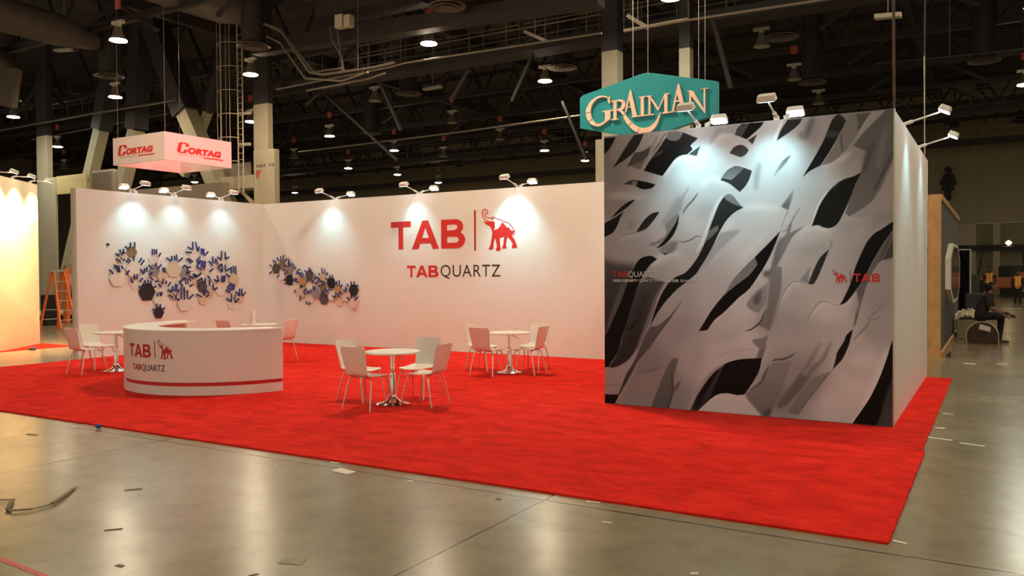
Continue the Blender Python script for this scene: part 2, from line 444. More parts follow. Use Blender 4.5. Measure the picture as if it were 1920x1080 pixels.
nh, NHB = column(475, 502, 511, 195, COLY, 'cream and black steel column marked with a bay number behind the wall corner', (475, 514, 524, 283))
mc, _ = column(1128, 1157, 1168, 95, COLY, 'cream and black column between back wall and teal sign', (1116, 1133, 1142, 262))
rc, _ = column(1273, 1293, 1300, 90, COLY+0.8, 'narrow cream topped column right behind the teal sign')
lc, _ = column(68, 88, 98, 255, COLY, 'cream column beside the orange ladder', (76, 104, 108, 335))

# ------------------------------------------------------------------ leaning brace legs at the left
def brace(p0, pm, p1, Y, wpx, label):
    a, m_, b = onY(*p0, Y), onY(*pm, Y), onY(*p1, Y)
    if b.z > CEIL-0.1: b = m_.lerp(b, (CEIL-0.1-m_.z)/(b.z-m_.z))
    wd = wpx*(m_-EYEV).dot(FW)/F_PX
    t = thing('brace_leg', label, 'brace', (a.x, Y, a.z), group=None)
    MB().bar(a, m_, wd, wd, (0, 1, 0)).build('painted_lower', 'cream_brace', t)
    MB().bar(m_, b, wd*1.35, wd*1.35, (0, 1, 0)).build('bare_upper', 'dark_steel', t)
brace((97, 640), (190, 243), (240, -30), 24.9, 20, 'slanted cream brace leg leaning beside the orange ladder')
brace((212, 420), (256, 243), (268, -20), 25.3, 22, 'steep cream brace leg behind the hanging box sign')
brace((440, 420), (350, 212), (262, -30), 25.0, 28, 'cream brace leg leaning left above the hanging box sign')
brace((345, 330), (390, 210), (440, 60), 25.6, 13, 'thin brace leg leaning right above the hanging box sign')

# ================================================================== MURAL (printed ribbons) painted as print colours on a fine mesh
SS = 2; RX0, RY0, RX1, RY1 = 1122, 192, 1690, 816
GX, GY = np.meshgrid(np.arange((RX1-RX0)*SS)/SS+RX0+0.25, np.arange((RY1-RY0)*SS)/SS+RY0+0.25)
CANVAS = np.zeros(GX.shape)
def box_blur(a, r):
    if r < 1: return a
    for _ in range(2):
        for ax in (0, 1):
            p = np.pad(a, [(r+1, r) if k == ax else (0, 0) for k in (0, 1)], mode='edge')
            c = np.cumsum(p, axis=ax); n = a.shape[ax]
            a = (np.take(c, np.arange(2*r+1, 2*r+1+n), axis=ax)-np.take(c, np.arange(0, n), axis=ax))/(2*r+1)
    return a
ctrl = '''1150 330 112;1150 380 122;1200 350 138;1250 380 165;1300 330 188;1380 300 190;1290 250 172;1350 240 170;1430 330 192;1480 300 190;1450 400 192
1530 240 150;1530 300 155;1600 240 118;1600 290 132;1660 260 92;1660 320 92;1560 330 178;1600 310 146;1520 420 180;1600 420 160;1660 400 132;1660 450 130
1170 430 132;1200 470 138;1250 440 162;1300 480 160;1300 420 182;1400 450 186;1420 500 180;1340 560 160;1270 560 142;1270 620 130;1400 580 176;1400 640 176
1350 660 168;1350 700 168;1220 680 112;1200 740 118;1260 740 118;1300 660 145;1150 690 148;1520 540 168;1480 560 158;1500 620 152;1560 590 178;1600 640 164
1650 560 138;1640 620 142;1600 720 180;1560 760 176;1620 680 180;1480 700 128;1450 740 108;1510 720 122;1400 760 180;1440 600 138;1140 600 70;1160 560 75'''
num = np.zeros(GX.shape); den = np.zeros(GX.shape)
for t in ctrl.replace('\n', ';').split(';'):
    x, y, v = map(float, t.split())
    wgt = 1/(((GX-x)**2+(GY-y)**2)+150)**1.6
    num += wgt*v; den += wgt
CANVAS = num/den
TILE = {k: (x, y) for k, (x, y) in dict(A=(1130, 200), B=(1310, 200), C=(1490, 200), D=(1130, 350), E=(1310, 350), F=(1490, 350),
        G=(1130, 500), H=(1310, 500), I=(1490, 500), J=(1130, 650), K=(1310, 650), L=(1490, 650)).items()}
def pts_of(tile, s):
    ox, oy = TILE[tile]; out = []
    for t in s.split():
        c = t.endswith('c'); x, y = t.rstrip('c').split(',')
        out.append((ox+float(x)/6.75, oy+float(y)/6.75, c))
    return out
def smooth_closed(P):
    n = len(P); out = []
    for i in range(n):
        p1, p2 = P[i], P[(i+1) % n]
        p0 = P[i-1] if not p1[2] else p1
        p3 = P[(i+2) % n] if not p2[2] else p2
        for k in range(8):
            t = k/8; t2 = t*t; t3 = t2*t
            out.append(tuple(0.5*((2*p1[a])+(-p0[a]+p2[a])*t+(2*p0[a]-5*p1[a]+4*p2[a]-p3[a])*t2+(-p0[a]+3*p1[a]-3*p2[a]+p3[a])*t3) for a in (0, 1)))
    return out
def mask_poly(P, pad):
    xs = [p[0] for p in P]; ys = [p[1] for p in P]
    i0 = max(int((min(xs)-RX0-pad)*SS), 0); i1 = min(int((max(xs)-RX0+pad)*SS)+2, GX.shape[1])
    j0 = max(int((min(ys)-RY0-pad)*SS), 0); j1 = min(int((max(ys)-RY0+pad)*SS)+2, GX.shape[0])
    if i1 <= i0 or j1 <= j0: return None
    X = GX[j0:j1, i0:i1]; Y = GY[j0:j1, i0:i1]; m = np.zeros(X.shape, bool)
    for k in range(len(P)):
        (xa, ya), (xb, yb) = P[k], P[(k+1) % len(P)]
        if ya == yb: continue
        cond = ((ya > Y) != (yb > Y)) & (X < (xb-xa)*(Y-ya)/(yb-ya)+xa)
        m ^= cond
    return m.astype(float), (slice(j0, j1), slice(i0, i1)), X, Y
def paint(tile, s, v, v2=None, blur=0, alpha=1.0, ang=None):
    """fill a smoothed outline with a print tone (optionally graded from its top to its bottom)"""
    P = smooth_closed(pts_of(tile, s)); r = mask_poly(P, blur*2+2)
    if r is None: return
    m, sl, X, Y = r
    if blur: m = box_blur(m, int(blur*SS))
    if v2 is None: val = v
    else:
        ys = [p[1] for p in P]; t = np.clip((Y-min(ys))/(max(ys)-min(ys)+1e-6), 0, 1); val = v+(v2-v)*t
    CANVAS[sl] = CANVAS[sl]*(1-m*alpha)+val*m*alpha
def stroke(tile, s, wd, v, blur=0, alpha=1.0, taper=True):
    P = [(p[0], p[1]) for p in pts_of(tile, s)]
    Q = []
    for i in range(len(P)-1):
        p0, p1, p2, p3 = P[max(i-1, 0)], P[i], P[i+1], P[min(i+2, len(P)-1)]
        for k in range(10):
            t = k/10; t2 = t*t; t3 = t2*t
            Q.append(tuple(0.5*((2*p1[a])+(-p0[a]+p2[a])*t+(2*p0[a]-5*p1[a]+4*p2[a]-p3[a])*t2+(-p0[a]+3*p1[a]-3*p2[a]+p3[a])*t3) for a in (0, 1)))
    Q.append(P[-1]); n = len(Q); Lp = []; Rp = []
    for i, q in enumerate(Q):
        a, b = Q[max(i-1, 0)], Q[min(i+1, n-1)]; dx, dy = b[0]-a[0], b[1]-a[1]; l = math.hypot(dx, dy) or 1
        h = wd/6.75/2*(math.sin(math.pi*(i+0.6)/(n+0.2))**0.5 if taper else 1)
        Lp.append((q[0]-dy/l*h, q[1]+dx/l*h)); Rp.append((q[0]+dy/l*h, q[1]-dx/l*h))
    r = mask_poly(Lp+Rp[::-1], blur*2+2)
    if r is None: return
    m, sl, X, Y = r
    if blur: m = box_blur(m, int(blur*SS))
    CANVAS[sl] = CANVAS[sl]*(1-m*alpha)+v*m*alpha

# bright crests and darker hollows of the ribbons
for t_, p_, w_, v_ in (('A', '760,900 860,740 940,660 1060,640 1160,660', 70, 214), ('B', '40,640 150,470 260,370 350,340 440,352', 80, 205), ('B', '20,1040 100,930 180,905 280,950 400,1000', 70, 212),
        ('E', '560,300 640,262 760,255 900,262 1040,285', 80, 212), ('E', '440,420 320,580 230,760 150,930', 90, 205), ('F', '20,660 120,545 250,515 380,540 470,545', 70, 206), ('C', '340,770 480,705 600,655 720,545', 70, 192),
        ('K', '60,760 140,692 230,625 330,604 430,614 520,640', 70, 196), ('H', '1040,440 1110,340 1180,222 1260,212 1330,235', 56, 192), ('I', '210,640 290,505 380,470 500,500', 56, 196), ('I', '560,510 640,470 720,400 770,340', 50, 192),
        ('J', '20,295 130,302 260,250 360,160', 50, 150), ('L', '1180,20 1090,300 1020,470 930,640 830,790', 90, 196), ('F', '690,400 850,310 980,215 1060,90', 60, 172), ('F', '1240,470 1100,545 990,620', 50, 165), ('E', '870,560 760,690 640,820 500,960', 100, 196),
        ('H', '60,780 300,560 500,380 640,250', 60, 190), ('D', '170,690 300,620 440,600 560,560', 60, 160), ('D', '60,130 200,110 420,130 600,120', 70, 165), ('G', '600,-20 700,-80 840,-160 1000,-140', 90, 185)):
    stroke(t_, p_, w_, v_, 5, 0.9)
for t_, p_, w_, v_ in (('F', '20,820 250,800 420,730', 110, 140), ('E', '0,330 100,250 200,210', 90, 150), ('K', '300,120 500,60 640,60', 50, 150), ('H', '1090,560 1200,700 1320,820', 130, 136), ('I', '220,760 420,800 640,720', 120, 148),
        ('L', '560,230 760,330 1000,330', 120, 160), ('F', '560,560 760,500 1000,400', 110, 138), ('C', '420,880 600,800 800,760', 110, 150), ('D', '200,800 400,860 560,900', 110, 128), ('H', '100,900 300,880 560,830', 120, 150), ('J', '300,620 420,380 560,120', 100, 102)):
    stroke(t_, p_, w_, v_, 9, 0.7)
# soft folds first
stroke('B', '780,700 740,850 720,1060', 70, 150, 3)
stroke('B', '250,270 190,380 130,480', 40, 142, 3)
paint('B', '250,260c 540,215c 460,350c 300,340 220,400 100,550c', 140, 165, 3)
stroke('C', '240,120 190,260 130,420', 80, 88, 4)
stroke('C', '60,390 130,320', 70, 110, 4)
stroke('C', '330,150 250,330 200,520', 90, 118, 8, 0.7)
paint('A', '20,420c 170,400c 110,520 30,900 20,1080c', 96, 118, 4)
stroke('A', '360,370 250,560 150,740', 26, 126, 1)
stroke('A', '690,365 590,600 480,800', 40, 132, 1)
paint('E', '540,550c 330,740 100,1000 -60,1150c 120,800 270,590', 148, 148, 2)
stroke('E', '0,420 60,330 150,280', 120, 150, 8, 0.6)
# upper left
paint('A', '20,400c 165,385c 100,510 35,590c 20,590c', 16)
paint('A', '395,360c 520,345c 470,460 410,560 310,650 130,775c 200,660 300,500', 42, 30)
paint('A', '400,585c 520,555 610,490c 580,600 545,650 430,720 305,765c', 70, 62)
paint('A', '350,755c 540,660c 475,795c', 92)
paint('A', '800,395c 860,425 930,430 980,395 1020,325c 1205,400c 1110,490c 1140,540c 1070,605c 1000,615 920,660 850,750 755,880c 640,845 520,810c 590,690c 690,560', 44, 14)
paint('A', '590,690c 690,600 780,540c 730,590 600,670c 690,530 800,395c 680,510', 105, None, 1)
paint('A', '800,395c 830,340 920,308 1020,325c 980,400 930,432 860,420', 120, 112)
stroke('A', '880,312 790,350 720,450 640,560', 9, 60)
paint('A', '1235,495c 1190,625c 1085,605c', 58)
paint('A', '260,985c 330,940 400,925 520,945 670,985c 620,1030 540,1045 470,1035 420,1005 370,990', 58)
paint('A', '445,945c 520,945 670,985c 620,1030 540,1045 470,1035 425,1005c', 16)
paint('A', '385,940c 445,945c 425,1000c 370,985c', 105)
# upper middle
paint('B', '545,215c 825,195c 790,250 700,330 610,415c 455,355c 490,270', 66, 60)
paint('B', '645,205c 825,195c 765,275 610,410c 545,385c', 18)
paint('B', '740,350c 680,480c 650,450 620,425c', 56)
paint('B', '390,590c 450,510 530,483 590,505 635,550c 590,610 530,640c', 54, 66)
paint('B', '1125,165c 1310,150c 1270,220 1180,300 985,435c 1040,300', 36)
stroke('B', '1060,170 1000,310 940,460', 26, 212, 1)
paint('B', '1170,605c 1080,670 1010,760 930,915c 1000,830 1100,720', 78, 165, 1)
paint('B', '275,930c 340,830 420,768 510,755 675,810c 640,920 580,1020 520,1080c 460,1030 380,970', 52, 44)
paint('B', '290,915c 345,830 420,772 510,758 575,775c 480,870 410,925 340,912', 92, 118)
# upper right
paint('C', '500,500c 560,300 640,180 700,100c 780,90c 800,300 700,480 620,580 480,700 330,745c 400,640', 112, 118)
stroke('C', '600,330 590,470 615,580', 22, 76, 1)
paint('C', '780,95c 960,75c 850,250 790,310 750,380c 800,240', 82)
paint('C', '640,560c 740,440 850,250 960,75c 1150,45c 900,300 745,470c 700,560', 138)
paint('C', '740,490c 900,300 1150,45c 1265,30c 1265,640c 1180,820 1100,1012 1050,1092 980,1202 850,1302 690,1392c 640,1350c 700,1162 755,1012 840,820c 930,580c 830,530', 84, 98)
paint('C', '1265,640c 1180,820 1100,1012 1050,1092 980,1202 850,1302 690,1392c 850,1400 1265,1300c', 140, 140, 2)
stroke('C', '990,450 920,640 880,820', 70, 72, 4)
stroke('C', '1250,570 1130,820 1010,1050', 34, 66, 2)
stroke('C', '1170,230 1100,520 1050,800', 60, 108, 4)
stroke('C', '830,330 900,200 1010,100', 20, 150, 1)
paint('C', '480,160 560,95 640,165 620,240 560,350 470,520 400,630 325,745c 200,810 100,890c 250,640 370,420 430,270', 44, 14)
paint('C', '425,300c 575,310c 505,390 385,385c', 54, 60, 1)
paint('C', '840,830c 755,1012 700,1162 620,1342 540,1482 450,1535 370,1530 290,1500 205,1517c 260,1392 310,1262 380,1142 470,1030 600,930 750,880', 24, 30)
stroke('C', '200,1540 300,1240 420,1060', 22, 205, 0)
stroke('C', '560,950 480,1040', 14, 90, 1)
# middle left
paint('D', '-20,900c 150,960 420,980c 330,1200 20,1300c', 70, 50, 6)
paint('D', '420,160c 330,190 220,270 95,410c 200,340 300,270', 28)
paint('D', '275,310c 220,400 190,480 130,580 20,640c 20,465c 120,410 200,360', 26)
paint('D', '720,318c 620,340 520,430 420,580c 540,540 650,420', 36)
stroke('D', '150,710 250,620 420,580 560,530', 10, 100, 1)
stroke('D', '370,440 330,560', 60, 100, 5, 0.6)
paint('D', '740,440c 820,340 900,200 1000,100c 980,300 830,480 790,530c', 138, 142, 3)
paint('D', '920,360c 960,340c 950,420 880,560 780,680 640,750 585,720c 700,680 800,600 800,480', 118, 112, 1)
paint('D', '965,340c 955,460 900,600 810,710 740,760 670,778c 740,720 800,650 860,560 930,450', 30, 18)
stroke('D', '1205,80 1150,160 1060,260 1010,350', 24, 98, 0)
stroke('D', '1090,10 1010,150 980,300', 26, 138, 1)
stroke('D', '965,685 1020,700 1120,670 1180,630 1270,635', 18, 104, 0)
paint('D', '860,690c 960,690c 920,800 850,840 700,790c', 118, 108, 2)
paint('D', '700,800c 780,830 860,830c 790,870c', 70)
# centre S curve
paint('E', '320,130 380,95 440,120 500,200 565,265c 450,330 350,430 260,580 180,750 80,930 25,1012c -25,1092 -125,1182 -265,1292 -355,1382 -425,1462 -525,1602 -625,1782c -575,1632 -515,1462 -455,1332 -375,1212 -285,1142 -175,1092 -95,1012c 0,870 90,680 130,550 200,360 260,220', 46, 16)
paint('E', '325,140 380,98 440,122 500,202 560,262c 430,215', 112, 100)
paint('E', '245,485c 250,540c 160,640 80,700c 130,555c', 98, 90)
stroke('E', '300,115 240,200 180,340 110,520 50,690 -30,830', 34, 208, 1)
stroke('E', '565,268 450,335 350,440 260,590 180,760', 8, 205, 0)
# dark lower left
paint('G', '20,180c 290,60c 200,320 60,760 20,850c', 60, 40, 3)
paint('G', '440,250c 560,130c 790,190c 700,330 620,560 540,780 440,1010 340,1162 240,1240 130,1282 75,1270c 190,1080 300,720 390,420', 64, 40, 1)
stroke('G', '560,260 480,560 380,900 250,1150', 60, 34, 6, 0.7)
stroke('G', '420,680 360,780 300,800', 22, 24, 1)
stroke('G', '790,190 680,380 620,560 530,800 430,1050', 46, 92, 1)
stroke('G', '290,200 180,470 60,760', 52, 74, 2)
paint('G', '560,-132 620,-135 690,-97c 600,-20 530,80 440,260 390,420 300,720 240,900 190,1080 100,1222 75,1272c 20,1272c 20,900c 90,760 160,600 230,440 290,270 350,110 430,-50 490,-110', 12, 6)
paint('G', '1010,420c 870,620 700,850 560,1060 450,1190 340,1400 200,1640c 170,1640c 250,1440 310,1330 400,1180 480,1012 520,900 600,770 700,740 850,620', 92, 46)
stroke('G', '1010,415 860,640 700,860 560,1080', 10, 40, 0)
# lower left panels
paint('J', '20,262c 130,272 250,230 350,150 460,30c 400,180 300,350 250,470 200,600c 20,598c', 134, 124)
stroke('J', '20,490 130,485 250,490', 12, 108, 1)
paint('J', '20,600c 205,608c 150,735c 20,735c', 6)
paint('J', '870,150c 960,140c 900,400 840,800c 600,790c 680,540 780,300', 88, 78, 1)
stroke('J', '870,330 885,560 820,790', 26, 60, 1)
stroke('J', '980,440 900,570', 30, 70, 2)
stroke('J', '410,340 620,300 770,240', 16, 88, 2)
stroke('J', '870,150 780,310 690,540 600,780', 12, 132, 0)
# lower centre
paint('K', '770,20c 850,20c 800,150c 730,145c', 98, 98, 1)
stroke('K', '210,140 430,60 680,30', 18, 150, 1)
paint('K', '590,590c 800,440 870,300 930,200c 1180,180c 1100,400 1000,650 880,905c 820,905c 660,720', 118, 96, 1)
stroke('K', '640,550 790,450 830,360 890,240', 28, 72, 1)
stroke('K', '930,185 970,165 1060,160 1150,130 1220,80', 26, 76, 0)
paint('K', '800,145c 770,290 710,410 590,590 530,612 480,614 420,600 330,590 230,610 130,680 0,800 -110,830c -60,700 0,560 100,400 200,300 310,225 450,175 600,152', 8, 6)
paint('K', '280,250c 320,235c 130,670 20,790c -100,825c -60,700 90,560', 52, 46, 1)
stroke('K', '130,430 40,620 -40,780', 60, 26, 3)
stroke('K', '335,215 210,290 100,400 -30,590 -130,790 -160,840', 52, 138, 1)
paint('K', '-90,850c 0,800 130,682 230,612 330,592 420,602 500,618 580,612c 660,720 830,905c', 178, 170)
paint('K', '780,860c 870,790 920,800 890,900c', 72, 72, 2)
stroke('K', '580,612 700,740 830,900', 20, 110, 2)
# right centre ribbons
paint('E', '1350,490c 1200,620 1140,720 1060,880 960,1060 870,1250c 920,1000 990,760 1090,620 1210,560', 118, 108, 1)
stroke('E', '1285,260 1180,430 1150,520 1040,580', 15, 112, 0)
paint('E', '1130,500c 1180,430c 1160,560 1120,680 1090,700c 1110,600', 118, 118, 1)
stroke('E', '1050,640 1000,780 980,1010', 40, 100, 3)
paint('E', '1210,20c 1180,150 1135,292c 1045,252c', 150, 84, 1)
stroke('E', '1045,255 1130,300 1090,390 1030,570', 7, 96, 0)
paint('E', '710,890c 745,985c 640,1120 470,1250 330,1365c 420,1200 540,1060', 104, 112)
paint('E', '1030,565c 900,700 710,890c 745,985c 640,1120 470,1250 320,1372c 270,1430 160,1570 0,1830c 110,1817c 200,1690 330,1580 500,1412 640,1292 760,1122 830,1012 930,820', 12, 22)
paint('H', '810,60c 940,40c 900,120 840,140', 92, 92, 3)
paint('H', '820,240c 700,340 610,470 640,530 750,590c 850,450 890,180c', 134, 118, 1)
paint('H', '800,280c 700,380 690,450 740,480 790,400', 92, 84, 2)
paint('H', '950,0c 1050,0c 1040,300 960,600 900,810c 750,740c 850,560 900,200', 116, 102, 1)
stroke('H', '848,540 790,680 735,745 650,800 585,808', 18, 46, 0)
paint('H', '670,925c 800,900 885,855c 860,950 850,1040c 770,1030 700,970', 116, 108, 1)
stroke('H', '1330,215 1240,190 1170,210 1080,320 1000,530 930,740', 12, 100, 1)
stroke('H', '1335,225 1240,200 1180,220 1092,330 1012,540', 10, 190, 0)
stroke('F', '440,690 470,720 440,790', 16, 118, 1)
# right black gaps
paint('F', '440,790c 320,900 230,1080 170,1230c 240,1230 300,1130 350,1012', 42, 50)
stroke('F', '200,1080 130,1220', 26, 200, 1)
paint('F', '170,1230c 60,1190c 150,1080 200,1010c', 128, 128, 1)
paint('F', '1250,435c 1110,530 1000,600 910,710 850,830 770,1012 710,1212 650,1352 580,1480 520,1502c 620,1482 700,1412 780,1302 890,1142 950,1012 1030,870 1120,720 1250,540c', 22, 12)
paint('F', '1250,540c 1120,720 1030,870 950,1012 890,1142 780,1302c 800,1492 770,1612 740,1802c 780,1712 830,1532 900,1302 980,1102 1060,980 1250,640c', 92, 88, 1)
stroke('F', '1225,600 1150,790 1070,960', 36, 66, 2)
paint('F', '1250,640c 1250,890 1110,930c', 64, 64, 1)
stroke('F', '1250,895 1150,930 1060,990 980,1110 900,1310 830,1540', 8, 170, 0)
paint('I', '740,790c 660,860 620,950 540,1080 500,1200 470,1312c 560,1222 620,1142 690,985c', 20, 34)
stroke('I', '520,1110 470,1300', 26, 178, 1)
stroke('I', '520,492 440,460 380,440 310,455 250,520 190,610 130,740', 12, 104, 1)
stroke('I', '515,500 440,472 380,455 320,470 262,535 205,625', 10, 186, 0)
stroke('I', '770,360 800,470 760,560 700,620', 40, 138, 4)
stroke('I', '1150,450 1040,560 930,660 1000,670 1100,630', 12, 108, 1)
stroke('I', '950,680 920,740 820,850 740,930', 18, 104, 1)
stroke('I', '330,960 240,1120 170,1230 60,1400 -40,1560', 40, 104, 3)
stroke('I', '470,940 350,1180 230,1290 130,1450 -20,1640', 46, 98, 3)
paint('L', '470,310c 330,470 150,700 40,870c -100,830c 60,600 200,420 330,360', 112, 104, 1)
paint('L', '0,440c 60,350 130,370 170,400c 60,560 -80,720 -210,790c -200,700', 92, 88, 2)
stroke('L', '470,300 330,470 150,700 40,870', 10, 76, 0)
paint('L', '1215,-20c 1250,-110c 1250,1045c 1015,1030c 710,1003c 850,800 950,650 1040,470 1110,300 1170,130', 6, 8)
paint('L', '1210,440 1250,400c 1250,1045c 1010,1030c 1080,880 1120,700', 48, 62, 2)
stroke('L', '1195,0 1100,310 1030,470 940,650 840,800 690,1000', 14, 198, 0)

NX, NZ = 520, 560
def mural_mesh():
    xs = np.linspace(XM1, XM2, NX); zs_ = np.linspace(0.02, H, NZ)
    X, Z = np.meshgrid(xs, zs_)
    d = np.stack([X, np.full(X.shape, YM), Z-EYE], -1)
    R = np.array([RT, UP, FW]); q = d @ R.T
    px = 960+F_PX*q[..., 0]/q[..., 2]; py = 540-F_PX*q[..., 1]/q[..., 2]
    u = np.clip((px-RX0)*SS-0.5, 0, CANVAS.shape[1]-2); v = np.clip((py-RY0)*SS-0.5, 0, CANVAS.shape[0]-2)
    iu, iv = u.astype(int), v.astype(int); fu, fv = u-iu, v-iv
    val = (CANVAS[iv, iu]*(1-fu)+CANVAS[iv, iu+1]*fu)*(1-fv)+(CANVAS[iv+1, iu]*(1-fu)+CANVAS[iv+1, iu+1]*fu)*fv
    lin = np.clip((val-14)/196, 0.02, 1.02)**1.9*0.86
    col = np.stack([lin*1.0, lin*0.985, lin*1.0, np.ones_like(lin)], -1).reshape(-1, 4).astype(np.float32)
    c0 = Vector(((XM1+XM2)/2, (YM+YE)/2, 0))
    co_ = np.stack([X-c0.x, np.full(X.shape, YM-c0.y), Z], -1).reshape(-1, 3).astype(np.float32)
    idx = np.arange(NX*NZ).reshape(NZ, NX)
    f = np.stack([idx[:-1, :-1], idx[:-1, 1:], idx[1:, 1:], idx[1:, :-1]], -1).reshape(-1, 4)
    me = bpy.data.meshes.new('mural')
    me.vertices.add(len(co_)); me.vertices.foreach_set('co', co_.ravel())
    me.loops.add(f.size); me.loops.foreach_set('vertex_index', f.ravel().astype(np.int32))
    me.polygons.add(len(f)); me.polygons.foreach_set('loop_start', (np.arange(len(f))*4).astype(np.int32))
    me.polygons.foreach_set('loop_total', np.full(len(f), 4, np.int32))
    me.update()
    at = me.color_attributes.new('print_colour', 'FLOAT_COLOR', 'POINT'); at.data.foreach_set('color', col.ravel())
    m, nt, N, L, b = nodes_of('mural_print', 0.6)
    a = N.new('ShaderNodeAttribute'); a.attribute_name = 'print_colour'; L.new(a.outputs['Color'], b.inputs['Base Color'])
    b.inputs['Specular IOR Level'].default_value = 0.2
    me.materials.append(m)
    o = bpy.data.objects.new('mural', me); COL.objects.link(o); o.parent = bxr
    o['label'] = 'printed mural of flowing grey marble ribbons over black'
    return o
mural = mural_mesh()

# ================================================================== lettering
def text2d(s, bold=0.0, shear=0.0, space=1.0):
    """built-in font -> list of triangulated outlines scaled so that capitals are 1 high; returns (verts, faces, width)"""
    cu = bpy.data.curves.new('t', 'FONT'); cu.body = s; cu.offset = bold; cu.shear = shear; cu.space_character = space; cu.size = 1
    cu.resolution_u = 6
    ob = bpy.data.objects.new('t', cu); COL.objects.link(ob)
    dg = bpy.context.evaluated_depsgraph_get(); me = bpy.data.meshes.new_from_object(ob.evaluated_get(dg))
    vs = [(v.co.x, v.co.y) for v in me.vertices]; fs = [tuple(p.vertices) for p in me.polygons]
    bpy.data.objects.remove(ob); bpy.data.curves.remove(cu); bpy.data.meshes.remove(me)
    x0 = min(v[0] for v in vs); y0 = 0.0; h = max(v[1] for v in vs)
    x1 = max(v[0] for v in vs)
    return [((v[0]-x0)/(x1-x0), (v[1]-y0)/h) for v in vs], fs
def letters(mb, s, fmap, u0, v0, u1, v1, bold=0.0, shear=0.0, space=1.0, t=0.004):
    vs, fs = text2d(s, bold, shear, space); n = len(mb.V)
    P = [fmap(u0+(u1-u0)*a, v0+(v1-v0)*b, t) for a, b in vs]
    Q = [fmap(u0+(u1-u0)*a, v0+(v1-v0)*b, 0) for a, b in vs]
    k = len(P); edges = {}
    for f in fs:
        for i in range(len(f)):
            e = (f[i], f[(i+1) % len(f)])
            if (e[1], e[0]) in edges: del edges[(e[1], e[0])]
            else: edges[e] = 1
    mb.add(P+Q, list(fs)+[(a, k+a, k+b, b) for a, b in edges])
T_ = [[(0, 1), (0, .80), (.385, .80), (.385, 0), (.615, 0), (.615, .80), (1, .80), (1, 1)]]
A_ = [[(0, 0), (.395, 1), (.605, 1), (.62, .80), (.5, .76), (.245, 0)], [(1, 0), (.605, 1), (.46, 1), (.5, .76), (.765, 0)], [(.26, .20), (.74, .20), (.74, .385), (.26, .385)]]
def arcB(cx, cy, rx, ry, a0, a1, n=12): return [(cx+rx*math.cos(math.radians(a0+(a1-a0)*i/n)), cy+ry*math.sin(math.radians(a0+(a1-a0)*i/n))) for i in range(n+1)]
B_ = [[(0, 0), (.25, 0), (.25, 1), (0, 1)],
      [(.2, 1), (.62, 1)]+arcB(.62, .745, .30, .255, 90, -90)+[(.2, .49), (.2, .62), (.55, .62)]+arcB(.55, .73, .135, .095, -90, 90, 8)+[(.2, .825)],
      [(.2, .58), (.62, .56)]+arcB(.64, .285, .36, .285, 90, -90)+[(.2, 0), (.2, .19), (.60, .19)]+arcB(.60, .295, .145, .105, -90, 90, 8)+[(.2, .40)]]
def bigtab(mb, fmap, u0, v0, u1, v1, t=0.006):
    wd = (u1-u0)
    for g, (a, b) in zip((T_, A_, B_), ((0, .28), (.295, .66), (.69, 1.0))):
        for poly in g:
            mb.prism([(u0+wd*(a+(b-a)*x), v0+(v1-v0)*y) for x, y in poly], fmap, t)
def stroke_polys(pts, wd):
    """pen stroke as one outline"""
    Lp, Rp = [], []; n = len(pts)
    for i, p in enumerate(pts):
        a, b = pts[max(i-1, 0)], pts[min(i+1, n-1)]; dx, dy = b[0]-a[0], b[1]-a[1]; l = math.hypot(dx, dy) or 1
        h = (wd[i] if isinstance(wd, (list, tuple)) else wd)/2
        Lp.append((p[0]-dy/l*h, p[1]+dx/l*h)); Rp.append((p[0]+dy/l*h, p[1]-dx/l*h))
    return [[Lp[i], Lp[i+1], Rp[i+1], Rp[i]] for i in range(n-1)]
def crom(P, k=6):
    Q = []
    for i in range(len(P)-1):
        p0, p1, p2, p3 = P[max(i-1, 0)], P[i], P[i+1], P[min(i+2, len(P)-1)]
        for j in range(k):
            t = j/k; t2 = t*t; t3 = t2*t
            Q.append(tuple(0.5*((2*p1[a])+(-p0[a]+p2[a])*t+(2*p0[a]-5*p1[a]+4*p2[a]-p3[a])*t2+(-p0[a]+3*p1[a]-3*p2[a]+p3[a])*t3) for a in (0, 1)))
    return Q+[tuple(P[-1])]
def P2(s): return [tuple(map(float, t.split(','))) for t in s.split()]
ELE_FILL = ['1440,395 1500,375 1530,330 1545,310 1575,340 1590,362 1620,370 1640,402 1665,410 1672,390 1680,420 1652,460 1682,510 1707,570 1712,603 1650,603 1662,550 1640,515 1605,478 1560,470 1500,485 1460,472 1420,430 1425,405',
            '1600,470 1580,570 1592,604 1535,604 1552,560 1560,480', '1510,480 1512,560 1520,625 1480,636 1460,622 1476,580 1455,475', '1462,460 1436,540 1432,605 1412,617 1374,610 1396,570 1410,500 1422,425',
            '1312,280 1350,292 1400,286 1440,290 1450,330 1450,365 1432,392 1424,420 1410,375 1390,340 1350,322 1330,300']
ELE_LINE = [('1350,205 1362,190 1366,170 1352,152 1326,147 1306,165 1301,195 1306,222 1322,252 1345,272 1380,280', 9), ('1340,172 1328,192 1332,214 1350,236 1390,248 1425,243 1447,238', 8),
            ('1447,238 1464,258 1500,265 1550,287', 5), ('1410,268 1425,258 1434,266', 9), ('1550,292 1500,370 1440,397', 5), ('1455,292 1438,340 1440,397', 5),
            ('1548,296 1600,306 1648,352 1678,402 1688,432 1672,465', 6)]
def elephant(mb, fmap, u0, v0, u1, v1, t=0.005):
    m = lambda p: (u0+(u1-u0)*(p[0]-1298)/(1714-1298), v0+(v1-v0)*(636-p[1])/(636-143))
    for s in ELE_FILL: mb.prism([m(p) for p in P2(s)], fmap, t)
    for s, wd in ELE_LINE:
        for q in stroke_polys(crom(P2(s)), wd): mb.prism([m(p) for p in q], fmap, t*0.9)

